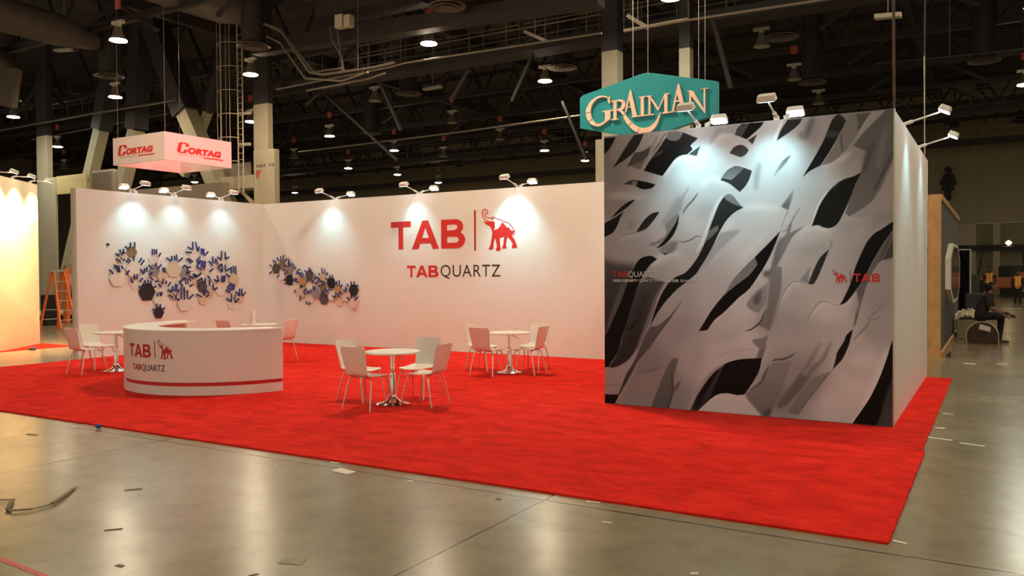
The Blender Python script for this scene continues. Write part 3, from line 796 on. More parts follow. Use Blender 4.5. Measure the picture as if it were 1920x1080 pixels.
# ---- back wall lettering (plane y = YB)
def fback(u, v, d): return (u, YB-0.001-d, v)
def UV(px, py): p = onY(px, py, YB); return p.x, p.z
u0, v1 = UV(733, 418); u1, _ = UV(872, 414); _, v0 = UV(800, 466.5)
m_ = MB(); bigtab(m_, fback, u0, v0, u1, v1+0.02); m_.build('big_lettering', 'logo_red', wb)['label'] = 'bold red TAB lettering'
ub, vt = UV(890.5, 394); _, vb = UV(891.5, 470)
MB().span((ub-0.022, YB-0.007, vb), (ub+0.022, YB-0.001, vt)).build('divider_bar', 'logo_dark_red', wb)['label'] = 'thin dark red upright bar'
ua, va = UV(904, 392.5); uz, _ = UV(970, 465); _, vz = UV(935, 470.5)
m_ = MB(); elephant(m_, fback, ua, vz, uz, va); m_.build('elephant_emblem', 'logo_red', wb)['label'] = 'red elephant emblem with raised trunk'
a0, b0 = UV(763.5, 519.5); a1, b1 = UV(822, 497.5)
m_ = MB(); bigtab(m_, fback, a0, b0, a1, b1); m_.build('small_lettering', 'logo_red', wb)['label'] = 'small bold red TAB lettering'
a0, b0 = UV(826.5, 518.7); a1, b1 = UV(938, 496.5)
m_ = MB(); letters(m_, 'QUARTZ', fback, a0, b0, a1, b1+0.01, bold=-0.004, space=1.1); m_.build('small_lettering', 'logo_brown', wb)['label'] = 'thin dark brown QUARTZ lettering'

# ---- mural lettering
def fmur(u, v, d): return (u, YM-0.002-d, v)
def UM(px, py): p = onY(px, py, YM); return p.x, p.z
a0, b0 = UM(1149.5, 519); a1, b1 = UM(1177, 508.5)
m_ = MB(); bigtab(m_, fmur, a0, b0, a1, b1, 0.002); m_.build('mural_lettering', 'logo_dark_red', bxr)['label'] = 'small dark red TAB lettering at the left of the mural'
a0, b0 = UM(1178, 519.3); a1, b1 = UM(1232, 508.5)
m_ = MB(); letters(m_, 'QUARTZ', fmur, a0, b0, a1, b1, t=0.002); m_.build('mural_lettering', 'print_white', bxr)['label'] = 'small pale QUARTZ lettering at the left of the mural'
for (xa, ya, xb, yb), wd_, bo in (((1149.5, 528.3, 1196, 523.6), 'HIGH DENSITY', 0.03), ((1198, 528.6, 1243, 523.8), 'QUARTZ WITH', 0.0), ((1245, 528.8, 1273, 524), 'LUSTER', 0.03), ((1275, 529, 1308, 524.2), 'TECHNOLOGY', 0.0)):
    a0, b0 = UM(xa, ya); a1, b1 = UM(xb, yb)
    m_ = MB(); letters(m_, wd_, fmur, a0, b0, a1, b1, bold=bo, t=0.002)
    m_.build('mural_caption', 'print_white', bxr)['label'] = 'tiny pale words %s in the caption line' % wd_
a0, b0 = UM(1561, 530.3); a1, b1 = UM(1588.5, 505)
m_ = MB(); elephant(m_, fmur, a0, b0, a1, b1, 0.002); m_.build('mural_emblem', 'logo_red', bxr)['label'] = 'small red elephant at the right of the mural'
a0, b0 = UM(1593.5, 530); a1, b1 = UM(1594.6, 507); MB().prism([(a0, b0), (a1, b0), (a1, b1), (a0, b1)], fmur, 0.002).build('mural_divider', 'logo_dark_red', bxr)
a0, b0 = UM(1600, 528.5); a1, b1 = UM(1650.5, 512.8)
m_ = MB(); bigtab(m_, fmur, a0, b0, a1, b1, 0.002); m_.build('mural_lettering', 'logo_red', bxr)['label'] = 'red TAB lettering at the right of the mural'

# ================================================================== hexagon sample tiles with tape
TAN_ORDER = {}
def cluster(zx, zy, zs, tiles, tapes, plane, wallname, group, ratio):
    def at(x, y):
        px, py = zx+x/zs, zy+y/zs
        return onX(px, py, XL) if plane == 'X' else onY(px, py, YB)
    def fm(c, u, v, d):
        return (c.x+0.001+d, c.y+u, c.z+v) if plane == 'X' else (c.x+u, c.y-0.001-d, c.z+v)
    objs = []
    colname = {'tile_white': 'white', 'tile_cream': 'cream', 'tile_tan': 'olive tan', 'tile_orange': 'orange tan', 'tile_gray': 'grey', 'tile_darkgray': 'dark grey', 'tile_black': 'black',
               'tile_navy': 'dark navy', 'tile_marble': 'marbled', 'tile_pink': 'pinkish white'}
    bycol = {}
    for i, (x, y, r, mt) in enumerate(tiles): bycol.setdefault(mt, []).append((x, i))
    for i, (x, y, r, mt) in enumerate(tiles):
        c = at(x, y); pz = at(x, y+r*0.866); hz = (c.z-pz.z); R_ = hz/0.866
        k = sorted(bycol[mt]).index((x, i)); n = len(bycol[mt])
        place = '' if n == 1 else (', %s from left of its colour' % ORD[k] if k < n-1 else ', rightmost of its colour')
        lab = '%s hexagon tile on the %s%s' % (colname[mt], wallname, place)
        lift = 0.002+0.0115*(i % 4)
        t = thing('hexagon_tile', lab, 'tile', fm(c, 0, 0, 0), group=group)
        hexp = [(R_*math.cos(math.radians(60*q)), R_*math.sin(math.radians(60*q))) for q in range(6)]
        m = MB(); m.prism(hexp, lambda u, v, d: fm(c, u, v, lift+d), 0.009)
        m.build('slab', mt, t, bevel=0.002)
        objs.append((x, y, r, t, c, lift+0.014))
    for q in tapes:
        xa, ya, xb, yb = q[:4]; mx, my = (xa+xb)/2, (ya+yb)/2
        best = min(objs, key=lambda o: math.hypot(o[0]-mx, (o[1]-my)*0.8)/o[2])
        _, _, _, t, c, top = best
        a, b = at(xa, ya), at(xb, yb)
        ua, va = ((a.y-c.y) if plane == 'X' else (a.x-c.x)), a.z-c.z
        ub, vb = ((b.y-c.y) if plane == 'X' else (b.x-c.x)), b.z-c.z
        l = math.hypot(ub-ua, vb-va) or 1; nx_, ny_ = -(vb-va)/l*0.021, (ub-ua)/l*0.021
        m = MB(); m.prism([(ua+nx_, va+ny_), (ub+nx_, vb+ny_), (ub-nx_, vb-ny_), (ua-nx_, va-ny_)], lambda u, v, d: fm(c, u, v, 0.0485+d), 0.003)
        m.build('tape_strip', 'tape_bright' if len(q) > 4 else 'tape_blue', t)
W_, G_, K_ = 'tile_white', 'tile_gray', 'tile_black'
T1 = [(675, 280, 62, 'tile_tan'), (560, 345, 55, 'tile_marble'), (530, 540, 95, W_), (685, 450, 86, W_), (895, 345, 62, W_), (900, 465, 65, G_), (1085, 455, 85, 'tile_cream'),
      (1205, 500, 60, G_), (710, 590, 72, W_), (825, 680, 97, K_), (940, 887, 62, 'tile_navy'), (935, 765, 58, W_), (990, 650, 66, W_), (1085, 705, 58, 'tile_marble'), (1195, 795, 85, W_),
      (975, 525, 60, 'tile_cream'), (1305, 310, 66, W_), (1275, 415, 62, W_), (1375, 625, 62, 'tile_darkgray'), (1378, 750, 58, 'tile_cream'), (1450, 690, 62, 'tile_cream'), (1565, 650, 78, W_),
      (1500, 530, 60, W_), (1690, 555, 70, 'tile_cream'), (1585, 380, 62, W_), (1668, 800, 52, W_), (1760, 740, 50, 'tile_cream'), (1220, 610, 62, W_), (1395, 430, 60, W_), (1290, 560, 56, 'tile_cream')]
S1 = '''650,185,650,240 693,182,693,240 597,222,635,262 685,318,685,372 545,255,550,290 578,252,582,290 500,298,535,322 560,290,600,290
870,250,872,310 890,252,895,300 912,252,912,305 955,288,932,328 605,365,640,390 620,345,655,375 765,340,735,385 790,360,755,410
492,405,500,450 512,410,525,480 530,415,545,485 560,415,578,452 440,455,480,500 640,465,605,508 908,385,908,425 830,410,875,450 962,405,922,450 745,450,785,500 795,440,790,490 815,428,815,480 875,485,832,505 840,528,880,562
975,435,980,485 992,435,998,485 1010,338,1060,375 1063,318,1065,370 1092,318,1095,368 1110,305,1118,370 1175,338,1128,378
690,500,690,555 718,500,718,550 650,545,680,588 775,540,742,578 795,560,795,600 825,555,830,605 855,565,855,605 733,622,775,640 910,618,880,640 895,575,930,570
980,545,970,605 1007,565,1008,600 1055,580,1025,625 930,600,962,630 918,685,922,725 945,680,955,720 968,675,960,715 915,795,917,830 950,800,948,835 870,848,890,865 998,835,975,855
1070,620,1072,665 1100,600,1102,665,b 1115,600,1115,670,b 1025,655,1065,685 1140,650,1118,690 1095,735,1145,762 1160,630,1160,750 1190,630,1190,755 1220,660,1220,745 1280,705,1235,750
1273,178,1275,250 1302,180,1325,275 1222,230,1275,260 1340,225,1325,275 1200,283,1265,285 1358,245,1362,300,b 1372,245,1378,310,b 1385,248,1388,315,b 1430,275,1395,315
1215,345,1260,395 1228,345,1278,380 1310,370,1350,330 1320,395,1355,360 1358,365,1362,430,b 1372,365,1376,440,b 1390,370,1388,460,b 1400,370,1398,430,b 1312,425,1362,460 1345,380,1318,425
1170,440,1195,412 1195,412,1220,440 1220,440,1215,500 1215,433,1258,433 1250,470,1215,500 1140,580,1195,540 1140,585,1180,622 1200,540,1205,605 1222,545,1228,605 1240,545,1255,575
1235,520,1285,545 1278,495,1300,535 1300,535,1362,492 1285,500,1320,525 1435,368,1475,420 1475,325,1475,395 1500,345,1495,395 1520,330,1565,360 1480,445,1442,478 1515,355,1520,410
1563,270,1563,345 1597,280,1605,350 1640,328,1605,352 1525,430,1565,400 1565,400,1570,480 1525,430,1568,480 1597,405,1605,470 1605,470,1652,440 1605,500,1650,530
1660,430,1662,490 1680,420,1685,490 1703,420,1707,500 1565,515,1568,585 1582,515,1582,580 1597,515,1592,580 1520,515,1535,575 1485,555,1535,578
1420,515,1445,540 1445,540,1443,620 1478,600,1482,655 1525,635,1485,660 1320,575,1365,540 1365,540,1370,590 1320,575,1345,620 1398,540,1400,590
1380,655,1385,715 1395,660,1395,715 1310,700,1365,730 1440,705,1405,730 1405,660,1440,690 1620,635,1660,590 1662,600,1662,660,b 1675,595,1675,660,b 1690,595,1688,660,b 1620,635,1655,665
1605,660,1650,690 1662,695,1662,775 1610,740,1660,778 1693,710,1700,785 1740,745,1700,785 1742,645,1745,720 1765,645,1770,720 1700,675,1742,720 1805,680,1772,722 1240,625,1275,603'''
T2 = [(255, 430, 72, 'tile_darkgray'), (335, 385, 62, 'tile_tan'), (435, 450, 68, G_), (335, 520, 66, W_), (425, 575, 74, K_), (510, 500, 64, W_), (600, 600, 68, 'tile_orange'), (690, 515, 72, 'tile_darkgray'),
      (515, 660, 66, W_), (685, 650, 66, W_), (590, 720, 82, 'tile_cream'), (770, 590, 62, 'tile_marble'), (870, 535, 72, 'tile_cream'), (960, 612, 78, K_), (860, 670, 64, 'tile_tan'), (770, 740, 76, G_),
      (685, 795, 82, W_), (865, 812, 82, 'tile_darkgray'), (965, 770, 72, W_), (1050, 690, 66, 'tile_orange'), (1055, 835, 84, 'tile_cream'), (1148, 775, 84, 'tile_pink'), (1245, 700, 82, K_), (1245, 862, 76, 'tile_pink')]
S2 = '''240,315,243,360 267,325,268,370 195,380,215,405 320,395,290,415 185,497,222,465 285,460,312,482 282,290,308,330 335,270,330,340 368,255,360,335 413,305,370,350 360,460,390,440 370,390,410,400
430,305,425,390 445,340,440,400 483,362,460,395 280,545,315,505 375,505,412,460 495,378,492,440 518,405,515,445 578,435,530,470,b 520,490,570,480,b 555,500,600,480,b
370,570,395,575 375,625,400,615 450,510,480,520 475,565,495,575 470,625,480,640 515,545,505,600 530,550,525,600 550,590,535,610 595,480,597,515,b 615,490,612,530,b 570,510,600,540 690,412,688,470 710,430,705,475 635,455,655,480 740,480,715,500 668,555,670,605 700,560,705,595
765,505,765,550 800,520,795,560 810,490,830,510 850,420,852,490 885,435,882,490 928,480,895,515 825,545,795,590 720,610,745,580 895,550,925,580 953,510,952,555 983,510,980,550 1015,600,990,610 940,685,942,710 970,685,972,710
820,575,845,600 855,575,855,640 880,585,885,640 805,640,835,660 600,640,602,675 580,640,582,670 620,715,655,680 640,755,615,720 660,705,665,755 685,705,685,755 705,690,715,740 740,650,745,700,b 755,660,758,705,b
575,770,575,840 650,840,660,885 690,850,690,895 505,710,520,700 515,735,500,720 850,705,853,750 880,710,875,750 925,765,895,795 890,685,935,740 1040,585,1042,645 1070,575,1072,645 1110,635,1085,665 1030,735,1025,790 1060,740,1065,790 1070,720,1110,750 985,770,1015,800
1130,690,1135,730,b 1150,655,1155,720,b 1165,670,1160,700,b 1165,625,1190,660 1222,590,1222,640 1260,590,1258,640 1310,640,1285,665 1220,760,1222,805 1255,760,1257,800 1165,790,1205,830 1305,785,1265,835'''
def segs(s): return [tuple(float(x) if x != 'b' else 1 for x in t.split(',')) for t in s.split()]
cluster(120, 420, 1920/360, T1, segs(S1), 'X', 'left wall', 'hexagon tiles on the left wall', 1)
cluster(480, 440, 6.75, T2, segs(S2), 'Y', 'back wall', 'hexagon tiles on the back wall', 1)
dpt = onX(201.7, 458.4, XL)
tag(MB().box((XL+0.012, dpt.y, dpt.z), (0.022, 0.06, 0.05)).build('wall_clip', 'tile_black', None), 'tiny black clip alone on the left wall, left of the tiles', 'clip')

# ================================================================== display spotlights on the wall tops
def arm_lamp(name_label, base, out, lit, power=0.0, reach=0.52, color=COOL, matl='lens_cool', up=0.16, drop=2.3, cone=92):
    """base on the wall top, out = unit vector away from the wall; lit head shines back at the wall"""
    b = Vector(base); o_ = Vector(out); s_ = Vector((-o_.y, o_.x, 0))
    t = thing('arm_spotlight', name_label, 'spotlight', b, group='arm spotlights on the wall tops')
    m = MB(); m.tube([b+Vector((0, 0, -0.005)), b+Vector((0, 0, 0.05))], 0.035, 12); m.tube([b+Vector((0, 0, 0.04)), b+o_*0.12+Vector((0, 0, 0.075))], 0.024, 10)
    m.build('clamp', 'lamp_white', t, smooth=True)
    hd = b+o_*reach+Vector((0, 0, up))
    MB().tube([b+o_*0.08+Vector((0, 0, 0.065)), hd-o_*0.05], 0.012, 8).build('arm', 'lamp_white', t, smooth=True)
    # rounded floodlight head tilted back to the wall
    def F(u, v, d): return hd + s_*u + (o_*math.cos(0.45)-Vector((0, 0, 1))*math.sin(0.45))*v + (Vector((0, 0, 1))*math.cos(0.45)+o_*math.sin(0.45))*d
    wv, hv = 0.115, 0.075
    rp = []
    for cx, cy, a0 in ((wv-.03, hv-.03, 0), (-wv+.03, hv-.03, 90), (-wv+.03, -hv+.03, 180), (wv-.03, -hv+.03, 270)):
        for q in range(4): a = math.radians(a0+30*q); rp.append((cx+.03*math.cos(a), cy+.03*math.sin(a)))
    m = MB(); m.prism(rp, lambda u, v, d: F(u*(0.86+0.14*(1-d/0.07)), v*(0.86+0.14*(1-d/0.07)), d), 0.07)
    h_ = m.build('head', 'lamp_white', t, bevel=0.006)
    m = MB(); m.prism([(u*0.9, v*0.88) for u, v in rp], lambda u, v, d: F(u, v, d-0.003), 0.004)
    m.build('lens', matl, t)
    if lit:
        ld = bpy.data.lights.new('spot', 'SPOT'); ld.energy = power; ld.color = color; ld.spot_size = math.radians(cone); ld.spot_blend = 1.0; ld.shadow_soft_size = 0.06
        lo = bpy.data.objects.new('spot', ld); COL.objects.link(lo); lo.parent = t
        lp = hd+Vector((0, 0, -0.035)); lo.location = lp-b
        aim = Vector((b.x, b.y, 0))-o_*0.0+Vector((0, 0, lp.z-drop)); dv = aim-lp
        lo.rotation_euler = dv.to_track_quat('-Z', 'Y').to_euler()
for i, (y, pw) in enumerate(((11.84, 1.15), (12.94, 0.8), (14.34, 0.7))):
    arm_lamp('white arm spotlight leaning right from the left wall top, %s pair' % ORD[i], (XL-0.05, y, H), (1, 0, 0), True, SPOT_W*pw)
    arm_lamp('glowing arm spotlight leaning left behind the left wall top, %s pair' % ORD[i], (XL-0.05, y+0.10 if i != 0 else y+0.13, H), (-1, 0, 0), False, reach=0.44)
for i, (x, pw) in enumerate(((-14.63, 1.1), (-11.96, 0.9), (-9.21, 2.6))):
    arm_lamp('white arm spotlight leaning left from the back wall top, %s pair' % ORD[i], (x, YB+0.05, H), (0, -1, 0), True, SPOT_W*pw)
    arm_lamp('glowing arm spotlight leaning right behind the back wall top, %s pair' % ORD[i], (x+0.10, YB+0.05, H), (0, 1, 0), False)
for i, (x, pw) in enumerate(((-3.39, 1.25), (-2.39, 1.1))):
    arm_lamp('white arm spotlight leaning out over the mural, %s' % ('in front of the teal sign' if i == 0 else 'right of the teal sign'), (x, YM+0.05, H), (0, -1, 0), True, SPOT_W*pw, reach=0.5, drop=2.9, cone=100)
    arm_lamp('glowing arm spotlight inside the mural top edge, %s' % ('at the corner of the teal sign' if i == 0 else 'right of the teal sign'), (x+0.12, YM+0.05, H), (0, 1, 0), False)
for i, (y, pw) in enumerate(((11.98, 0.8), (14.32, 0.6))):
    arm_lamp('arm spotlight reaching right from the storage block side, %s' % ('nearer one' if i == 0 else 'farther one'), (XM2-0.04, y, H), (1, 0, 0), True, SPOT_W*pw, reach=0.48)
arm_lamp('arm spotlight hidden low behind the mural right corner', (-6.4, YB+0.05, H), (0, -1, 0), True, SPOT_W*0.7)

# ================================================================== chairs and tables
def shell_grid(fn, nu, nv, t):
    """thin curved sheet with thickness; fn(u,v)->point, sheet offset along its normal"""
    P = [[Vector(fn(i/nu, j/nv)) for i in range(nu+1)] for j in range(nv+1)]
    Nn = [[None]*(nu+1) for _ in range(nv+1)]
    for j in range(nv+1):
        for i in range(nu+1):
            a = P[j][min(i+1, nu)]-P[j][max(i-1, 0)]; b = P[min(j+1, nv)][i]-P[max(j-1, 0)][i]
            Nn[j][i] = a.cross(b).normalized()
    vs = [P[j][i]+Nn[j][i]*(t/2) for j in range(nv+1) for i in range(nu+1)]+[P[j][i]-Nn[j][i]*(t/2) for j in range(nv+1) for i in range(nu+1)]
    k = (nu+1)*(nv+1); fs = []
    for j in range(nv):
        for i in range(nu):
            a = j*(nu+1)+i; q = (a, a+1, a+nu+2, a+nu+1); fs.append(q); fs.append(tuple(k+x for x in q[::-1]))
    ed = [i for i in range(nu+1)]+[j*(nu+1)+nu for j in range(1, nv+1)]+[nv*(nu+1)+i for i in range(nu-1, -1, -1)]+[j*(nu+1) for j in range(nv-1, 0, -1)]
    for x in range(len(ed)): a, b = ed[x], ed[(x+1) % len(ed)]; fs.append((a, k+a, k+b, b))
    return MB().add(vs, fs)
def make_chair(label):
    """bent shell chair facing +y, origin on the floor under the seat centre"""
    t = thing('shell_chair', label, 'chair', (0, 0, 0), group='white shell chairs round the tables')
    def rc(v, v0, v1, r):   # half width factor with rounded far corners
        return 1.0
    def seat(u, v):
        s = u*2-1; y = 0.21-0.40*v
        wd = 0.215-0.012*v
        if v < 0.22: wd *= math.sqrt(max(0, 1-((0.22-v)/0.22)**2*0.32))
        z = 0.455+0.012*s*s-0.03*max(0, 0.15-v)/0.15*0.6-0.012*math.sin(math.pi*v)
        return (s*wd, y, z)
    def back(u, v):
        s = u*2-1
        # curve from the seat rear up into the leaning backrest
        if v < 0.3:
            a = v/0.3*math.radians(78); y = -0.19-0.075*math.sin(a); z = 0.455+0.075*(1-math.cos(a))
        else:
            k = (v-0.3)/0.7; y = -0.2635-0.085*k; z = 0.5145+0.355*k
        wd = 0.200-0.024*min(v/0.3, 1)+0.036*max(0, v-0.3)/0.7
        if v > 0.9: wd *= math.sqrt(max(0, 1-((v-0.9)/0.1)**2*0.30))
        y += 0.028*(1-s*s)*-1*min(1, v*2)+0.014
        return (s*wd, y, z+(0.012*s*s if v < 0.1 else 0))
    shell_grid(seat, 14, 16, 0.012).build('seat', 'seat_shell', t, smooth=True, world=False)
    shell_grid(back, 14, 22, 0.012).build('backrest', 'seat_shell', t, smooth=True, world=False)
    for sx in (-1, 1):
        for sy, ye in ((1, 0.235), (-1, -0.27)):
            y0 = 0.12 if sy > 0 else -0.15
            pts = [(sx*0.06, y0, 0.438), (sx*0.135, y0, 0.438), (sx*0.168, y0+sy*0.012, 0.430), (sx*0.186, y0+sy*0.03, 0.405), (sx*0.205, y0+sy*0.055, 0.30), (sx*0.235, ye, 0.012)]
            MB().tube(pts, 0.0105, 8).build('leg', 'leg_metal', t, smooth=True, world=False)
    m = MB(); m.bar((0, 0.13, 0.44), (0, -0.16, 0.44), 0.10, 0.012); m.build('seat_mount', 'leg_metal', t, world=False)
    return t
def make_table(label):
    t = thing('pedestal_table', label, 'table', (0, 0, 0), group='round white pedestal tables')
    R_ = 0.385
    MB().lathe([(0.02, 0.714), (R_-0.03, 0.714), (R_-0.004, 0.722), (R_, 0.732), (R_-0.004, 0.743), (R_-0.015, 0.746), (0.02, 0.746)], 56).build('tabletop', 'table_white', t, smooth=True, world=False)
    m = MB(); m.lathe([(0.03, 0.40), (0.03, 0.71), (0.10, 0.713)], 20); m.lathe([(0.042, 0.06), (0.042, 0.42), (0.036, 0.44), (0.028, 0.442)], 20)
    m.build('column', 'chrome', t, smooth=True, world=False)
    MB().lathe([(0.005, 0.004), (0.232, 0.004), (0.235, 0.010), (0.215, 0.018), (0.15, 0.032), (0.09, 0.062), (0.058, 0.105), (0.046, 0.15), (0.02, 0.15)], 40).build('base', 'chrome', t, smooth=True, world=False)
    MB().tube([(0.03, 0.02, 0.69), (0.10, 0.06, 0.655), (0.16, 0.09, 0.615)], 0.008, 6).build('height_lever', 'leg_metal', t, smooth=True, world=False)
    return t
ZC = 0.018
chair_p = table_p = None
def place_chair(x, y, rz, label, z=ZC):
    global chair_p
    if chair_p is None:
        chair_p = make_chair(label); chair_p.location = (x, y, z); chair_p.rotation_euler = (0, 0, rz); return chair_p
    return dup(chair_p, (x, y, z), rz, label)
def place_table(x, y, label, rz=0.0, z=ZC):
    global table_p
    if table_p is None:
        table_p = make_table(label); table_p.location = (x, y, z); table_p.rotation_euler = (0, 0, rz); return table_p
    return dup(table_p, (x, y, z), rz, label)
HP = math.pi/2
place_table(-7.28, 9.0, 'round white table with chrome pedestal, nearest to the camera')
place_chair(-7.33, 8.55, 0.03, 'white shell chair showing its back, in front of the nearest round table')
place_chair(-6.82, 9.12, HP+0.06, 'white shell chair on the right side of the nearest round table')
place_chair(-7.30, 9.60, math.pi+0.12, 'white shell chair behind the nearest round table, facing the camera')
place_chair(-7.88, 9.05, -HP-0.05, 'white shell chair on the left of the nearest round table, mostly hidden behind another chair')
place_table(-7.66, 12.83, 'round white table with chrome pedestal standing before the back wall', 0.3)
place_chair(-7.81, 12.36, 0.02, 'white shell chair showing its back, in front of the table by the back wall')
place_chair(-7.27, 12.80, HP+0.03, 'white shell chair on the right of the table by the back wall')
place_chair(-7.52, 13.45, math.pi+0.05, 'white shell chair behind the table by the back wall, facing the camera')
place_chair(-8.30, 12.95, -HP, 'white shell chair on the left of the table by the back wall')
place_table(-14.40, 9.55, 'round white table left of the curved counter', 1.0)
place_chair(-14.50, 9.05, 0.0, 'white shell chair at far left with shaded back, near the left wall end')
place_chair(-15.05, 9.62, -HP, 'white shell chair at far left facing right, behind the shaded chair')
place_chair(-14.38, 10.28, math.pi+0.1, 'white shell chair mostly hidden behind the counter left end')
T4 = (-13.72, 12.45)
place_table(*T4, 'round white table behind the curved counter', 0.5)
place_chair(-13.85, 11.90, 0.05, 'white shell chair back peeping over the middle of the counter')
place_chair(-13.05, 12.40, HP+0.1, 'white shell chair back peeping over the right end of the counter')
# things on the hidden table
zt = ZC+0.746
bA = onZ(474.5, 609, zt)
tag(MB().lathe([(0.005, zt), (0.052, zt), (0.052, zt+0.30), (0.048, zt+0.304), (0.005, zt+0.304)], 24, (bA.x, bA.y, 0)).build('paper_roll', 'table_white', None, smooth=True), 'tall white roll standing on the table behind the counter', 'roll')
bB = onZ(464.5, 609, zt)
tag(MB().box((bB.x, bB.y, zt+0.115), (0.075, 0.05, 0.23), 0.5).build('carton', 'seat_shell', None, bevel=0.004), 'smaller white carton beside the tall roll behind the counter', 'carton')

# ================================================================== curved reception counter
CC = Vector((-11.28, 9.617)); CR = 1.673; A0, A1 = math.radians(-13.5), math.radians(-191)
ct = thing('reception_counter', 'curved white reception counter with red stripe and TAB lettering', 'counter', (CC.x, CC.y, ZC))
def ring(r0, r1, z0, z1, a0=A0, a1=A1, n=72):
    vs = []; fs = []
    for i in range(n+1):
        a = a0+(a1-a0)*i/n; c, s = math.cos(a), math.sin(a)
        for r, z in ((r0, z0), (r1, z0), (r1, z1), (r0, z1)): vs.append((CC.x+r*c, CC.y+r*s, z))
    for i in range(n):
        for k in range(4):
            a, b = i*4+k, i*4+(k+1) % 4; fs.append((a, a+4, b+4, b))
    fs.append((0, 1, 2, 3)); fs.append((n*4+3, n*4+2, n*4+1, n*4))
    return MB().add(vs, fs)
ring(CR-0.10, CR, ZC, 0.152).build('plinth', 'counter_white', ct, smooth=True)
ring(CR-0.10, CR-0.035, 0.152, 0.212).build('red_recess', 'logo_red', ct, smooth=True)
ring(CR-0.10, CR, 0.212, 0.975).build('front_panel', 'counter_white', ct, smooth=True)
ring(CR-0.52, CR+0.006, 0.975, 1.003).build('countertop', 'table_white', ct, smooth=True)
def fcnt(u, v, d):   # u = arc length from angle, v height
    a = u; return (CC.x+(CR+0.001+d)*math.cos(a), CC.y+(CR+0.001+d)*math.sin(a), v)
def cnt(px, py):
    d = ray(px, py); # hit the cylinder
    ox, oy = -CC.x, -CC.y; A = d.x*d.x+d.y*d.y; B = 2*(ox*d.x+oy*d.y); Cq = ox*ox+oy*oy-CR*CR
    t = (-B-math.sqrt(max(B*B-4*A*Cq, 0)))/(2*A); p = EYEV+d*t
    return math.atan2(p.y-CC.y, p.x-CC.x), p.z
def arcmap(px0, py0, px1, py1): a, b = cnt(px0, py0); c, d = cnt(px1, py1); return a, b, c, d
zq = 6.753
def cz(x, y): return cnt(230+x/zq, 600+y/zq)
def unwrap(a): return a-2*math.pi if a > 1 else a
def subdiv_map(builder, u0, v0, u1, v1, slope, name, mt, lab):
    m = MB(); builder(m, fcnt, u0, v0, u1, v1); o = m.build(name, mt, ct); o['label'] = lab
ua, va = cz(95, 448); ub, vb = cz(357, 312)
subdiv_map(lambda m, f, a, b, c, d: bigtab(m, f, a, b, c, d, 0.003), unwrap(ua), va-0.005, unwrap(ub), vb, 0, 'counter_lettering', 'logo_dark_red', 'dark red TAB lettering on the counter')
uc, vc = cz(404, 485); ud, vd = cz(409, 263)
m_ = MB(); m_.prism([(unwrap(uc), vc), (unwrap(ud), vc), (unwrap(ud), vd), (unwrap(uc), vd)], fcnt, 0.003); m_.build('counter_divider', 'logo_dark_red', ct)
ue, ve = cz(448, 502); uf, vf = cz(635, 262)
m_ = MB(); elephant(m_, fcnt, unwrap(ue), ve, unwrap(uf), vf+0.012, 0.003); m_.build('counter_elephant', 'logo_dark_red', ct)['label'] = 'dark red elephant on the counter'
ug, vg = cz(132, 622); uh, vh = cz(236, 565)
m_ = MB(); bigtab(m_, fcnt, unwrap(ug), vg+0.004, unwrap(uh), vh+0.006, 0.003); m_.build('counter_lettering', 'logo_dark_red', ct)['label'] = 'small red TAB lettering on the counter'
ui, vi = cz(244, 640); uj, vj = cz(538, 583)
m_ = MB(); letters(m_, 'QUARTZ', fcnt, unwrap(ui), vi+0.005, unwrap(uj), vj+0.012, bold=-0.002, t=0.003); m_.build('counter_lettering', 'logo_brown', ct)['label'] = 'thin brown QUARTZ lettering on the counter'

# ================================================================== bay number on the column
cy = NHB
def fnh(u, v, d): return (u, cy-0.002-d, v)
def UN(px, py): p = onY(px, py, cy); return p.x, p.z
a0, b0 = UN(481.5, 314.5); a1, b1 = UN(514, 305.5)
m_ = MB(); letters(m_, 'NH 10', fnh, a0, b0, a1, b1, bold=0.015, space=1.15, t=0.004); m_.build('bay_number', 'logo_brown', nh)['label'] = 'dark NH 10 lettering'
a0, b0 = UN(481, 333); a1, b1 = UN(487.5, 319)
m_ = MB().span((a0, cy-0.03, b0), (a0+(a1-a0)*0.75, cy-0.002, b1)); m_.span((a0, cy-0.031, b1-0.09), (a1+0.06, cy-0.002, b1)); m_.build('fire_sign', 'bay_tag', nh)['label'] = 'small red fire sign'

# ================================================================== hanging box sign
zt_ = 6.0; zb_ = 5.18
c0 = onZ(206, 259, zt_); c1 = onZ(308, 246, zt_); c2 = onZ(440, 266, zt_)
sx0, sy0, sx1, sy1 = c1.x-2.44, c1.y, c1.x, c1.y+2.42
bs = thing('hanging_box_sign', 'white square hanging sign glowing pink with red lettering on two sides', 'sign', ((sx0+sx1)/2, (sy0+sy1)/2, zb_))
for a, b in (((sx0, sy0), (sx1, sy0+0.04)), ((sx1-0.04, sy0+0.04), (sx1, sy1-0.04)), ((sx0, sy1-0.04), (sx1, sy1)), ((sx0, sy0+0.04), (sx0+0.04, sy1-0.04))):
    MB().span((a[0], a[1], zb_), (b[0], b[1], zt_)).build('side_banner', 'sign_fabric', bs)
m = MB()
for x in (sx0+0.1, sx1-0.1):
    for y in (sy0+0.1, sy1-0.1): m.tube([(x, y, zt_), (x, y, CEIL)], 0.006, 5)
m.build('hanging_cable', 'conduit', bs)
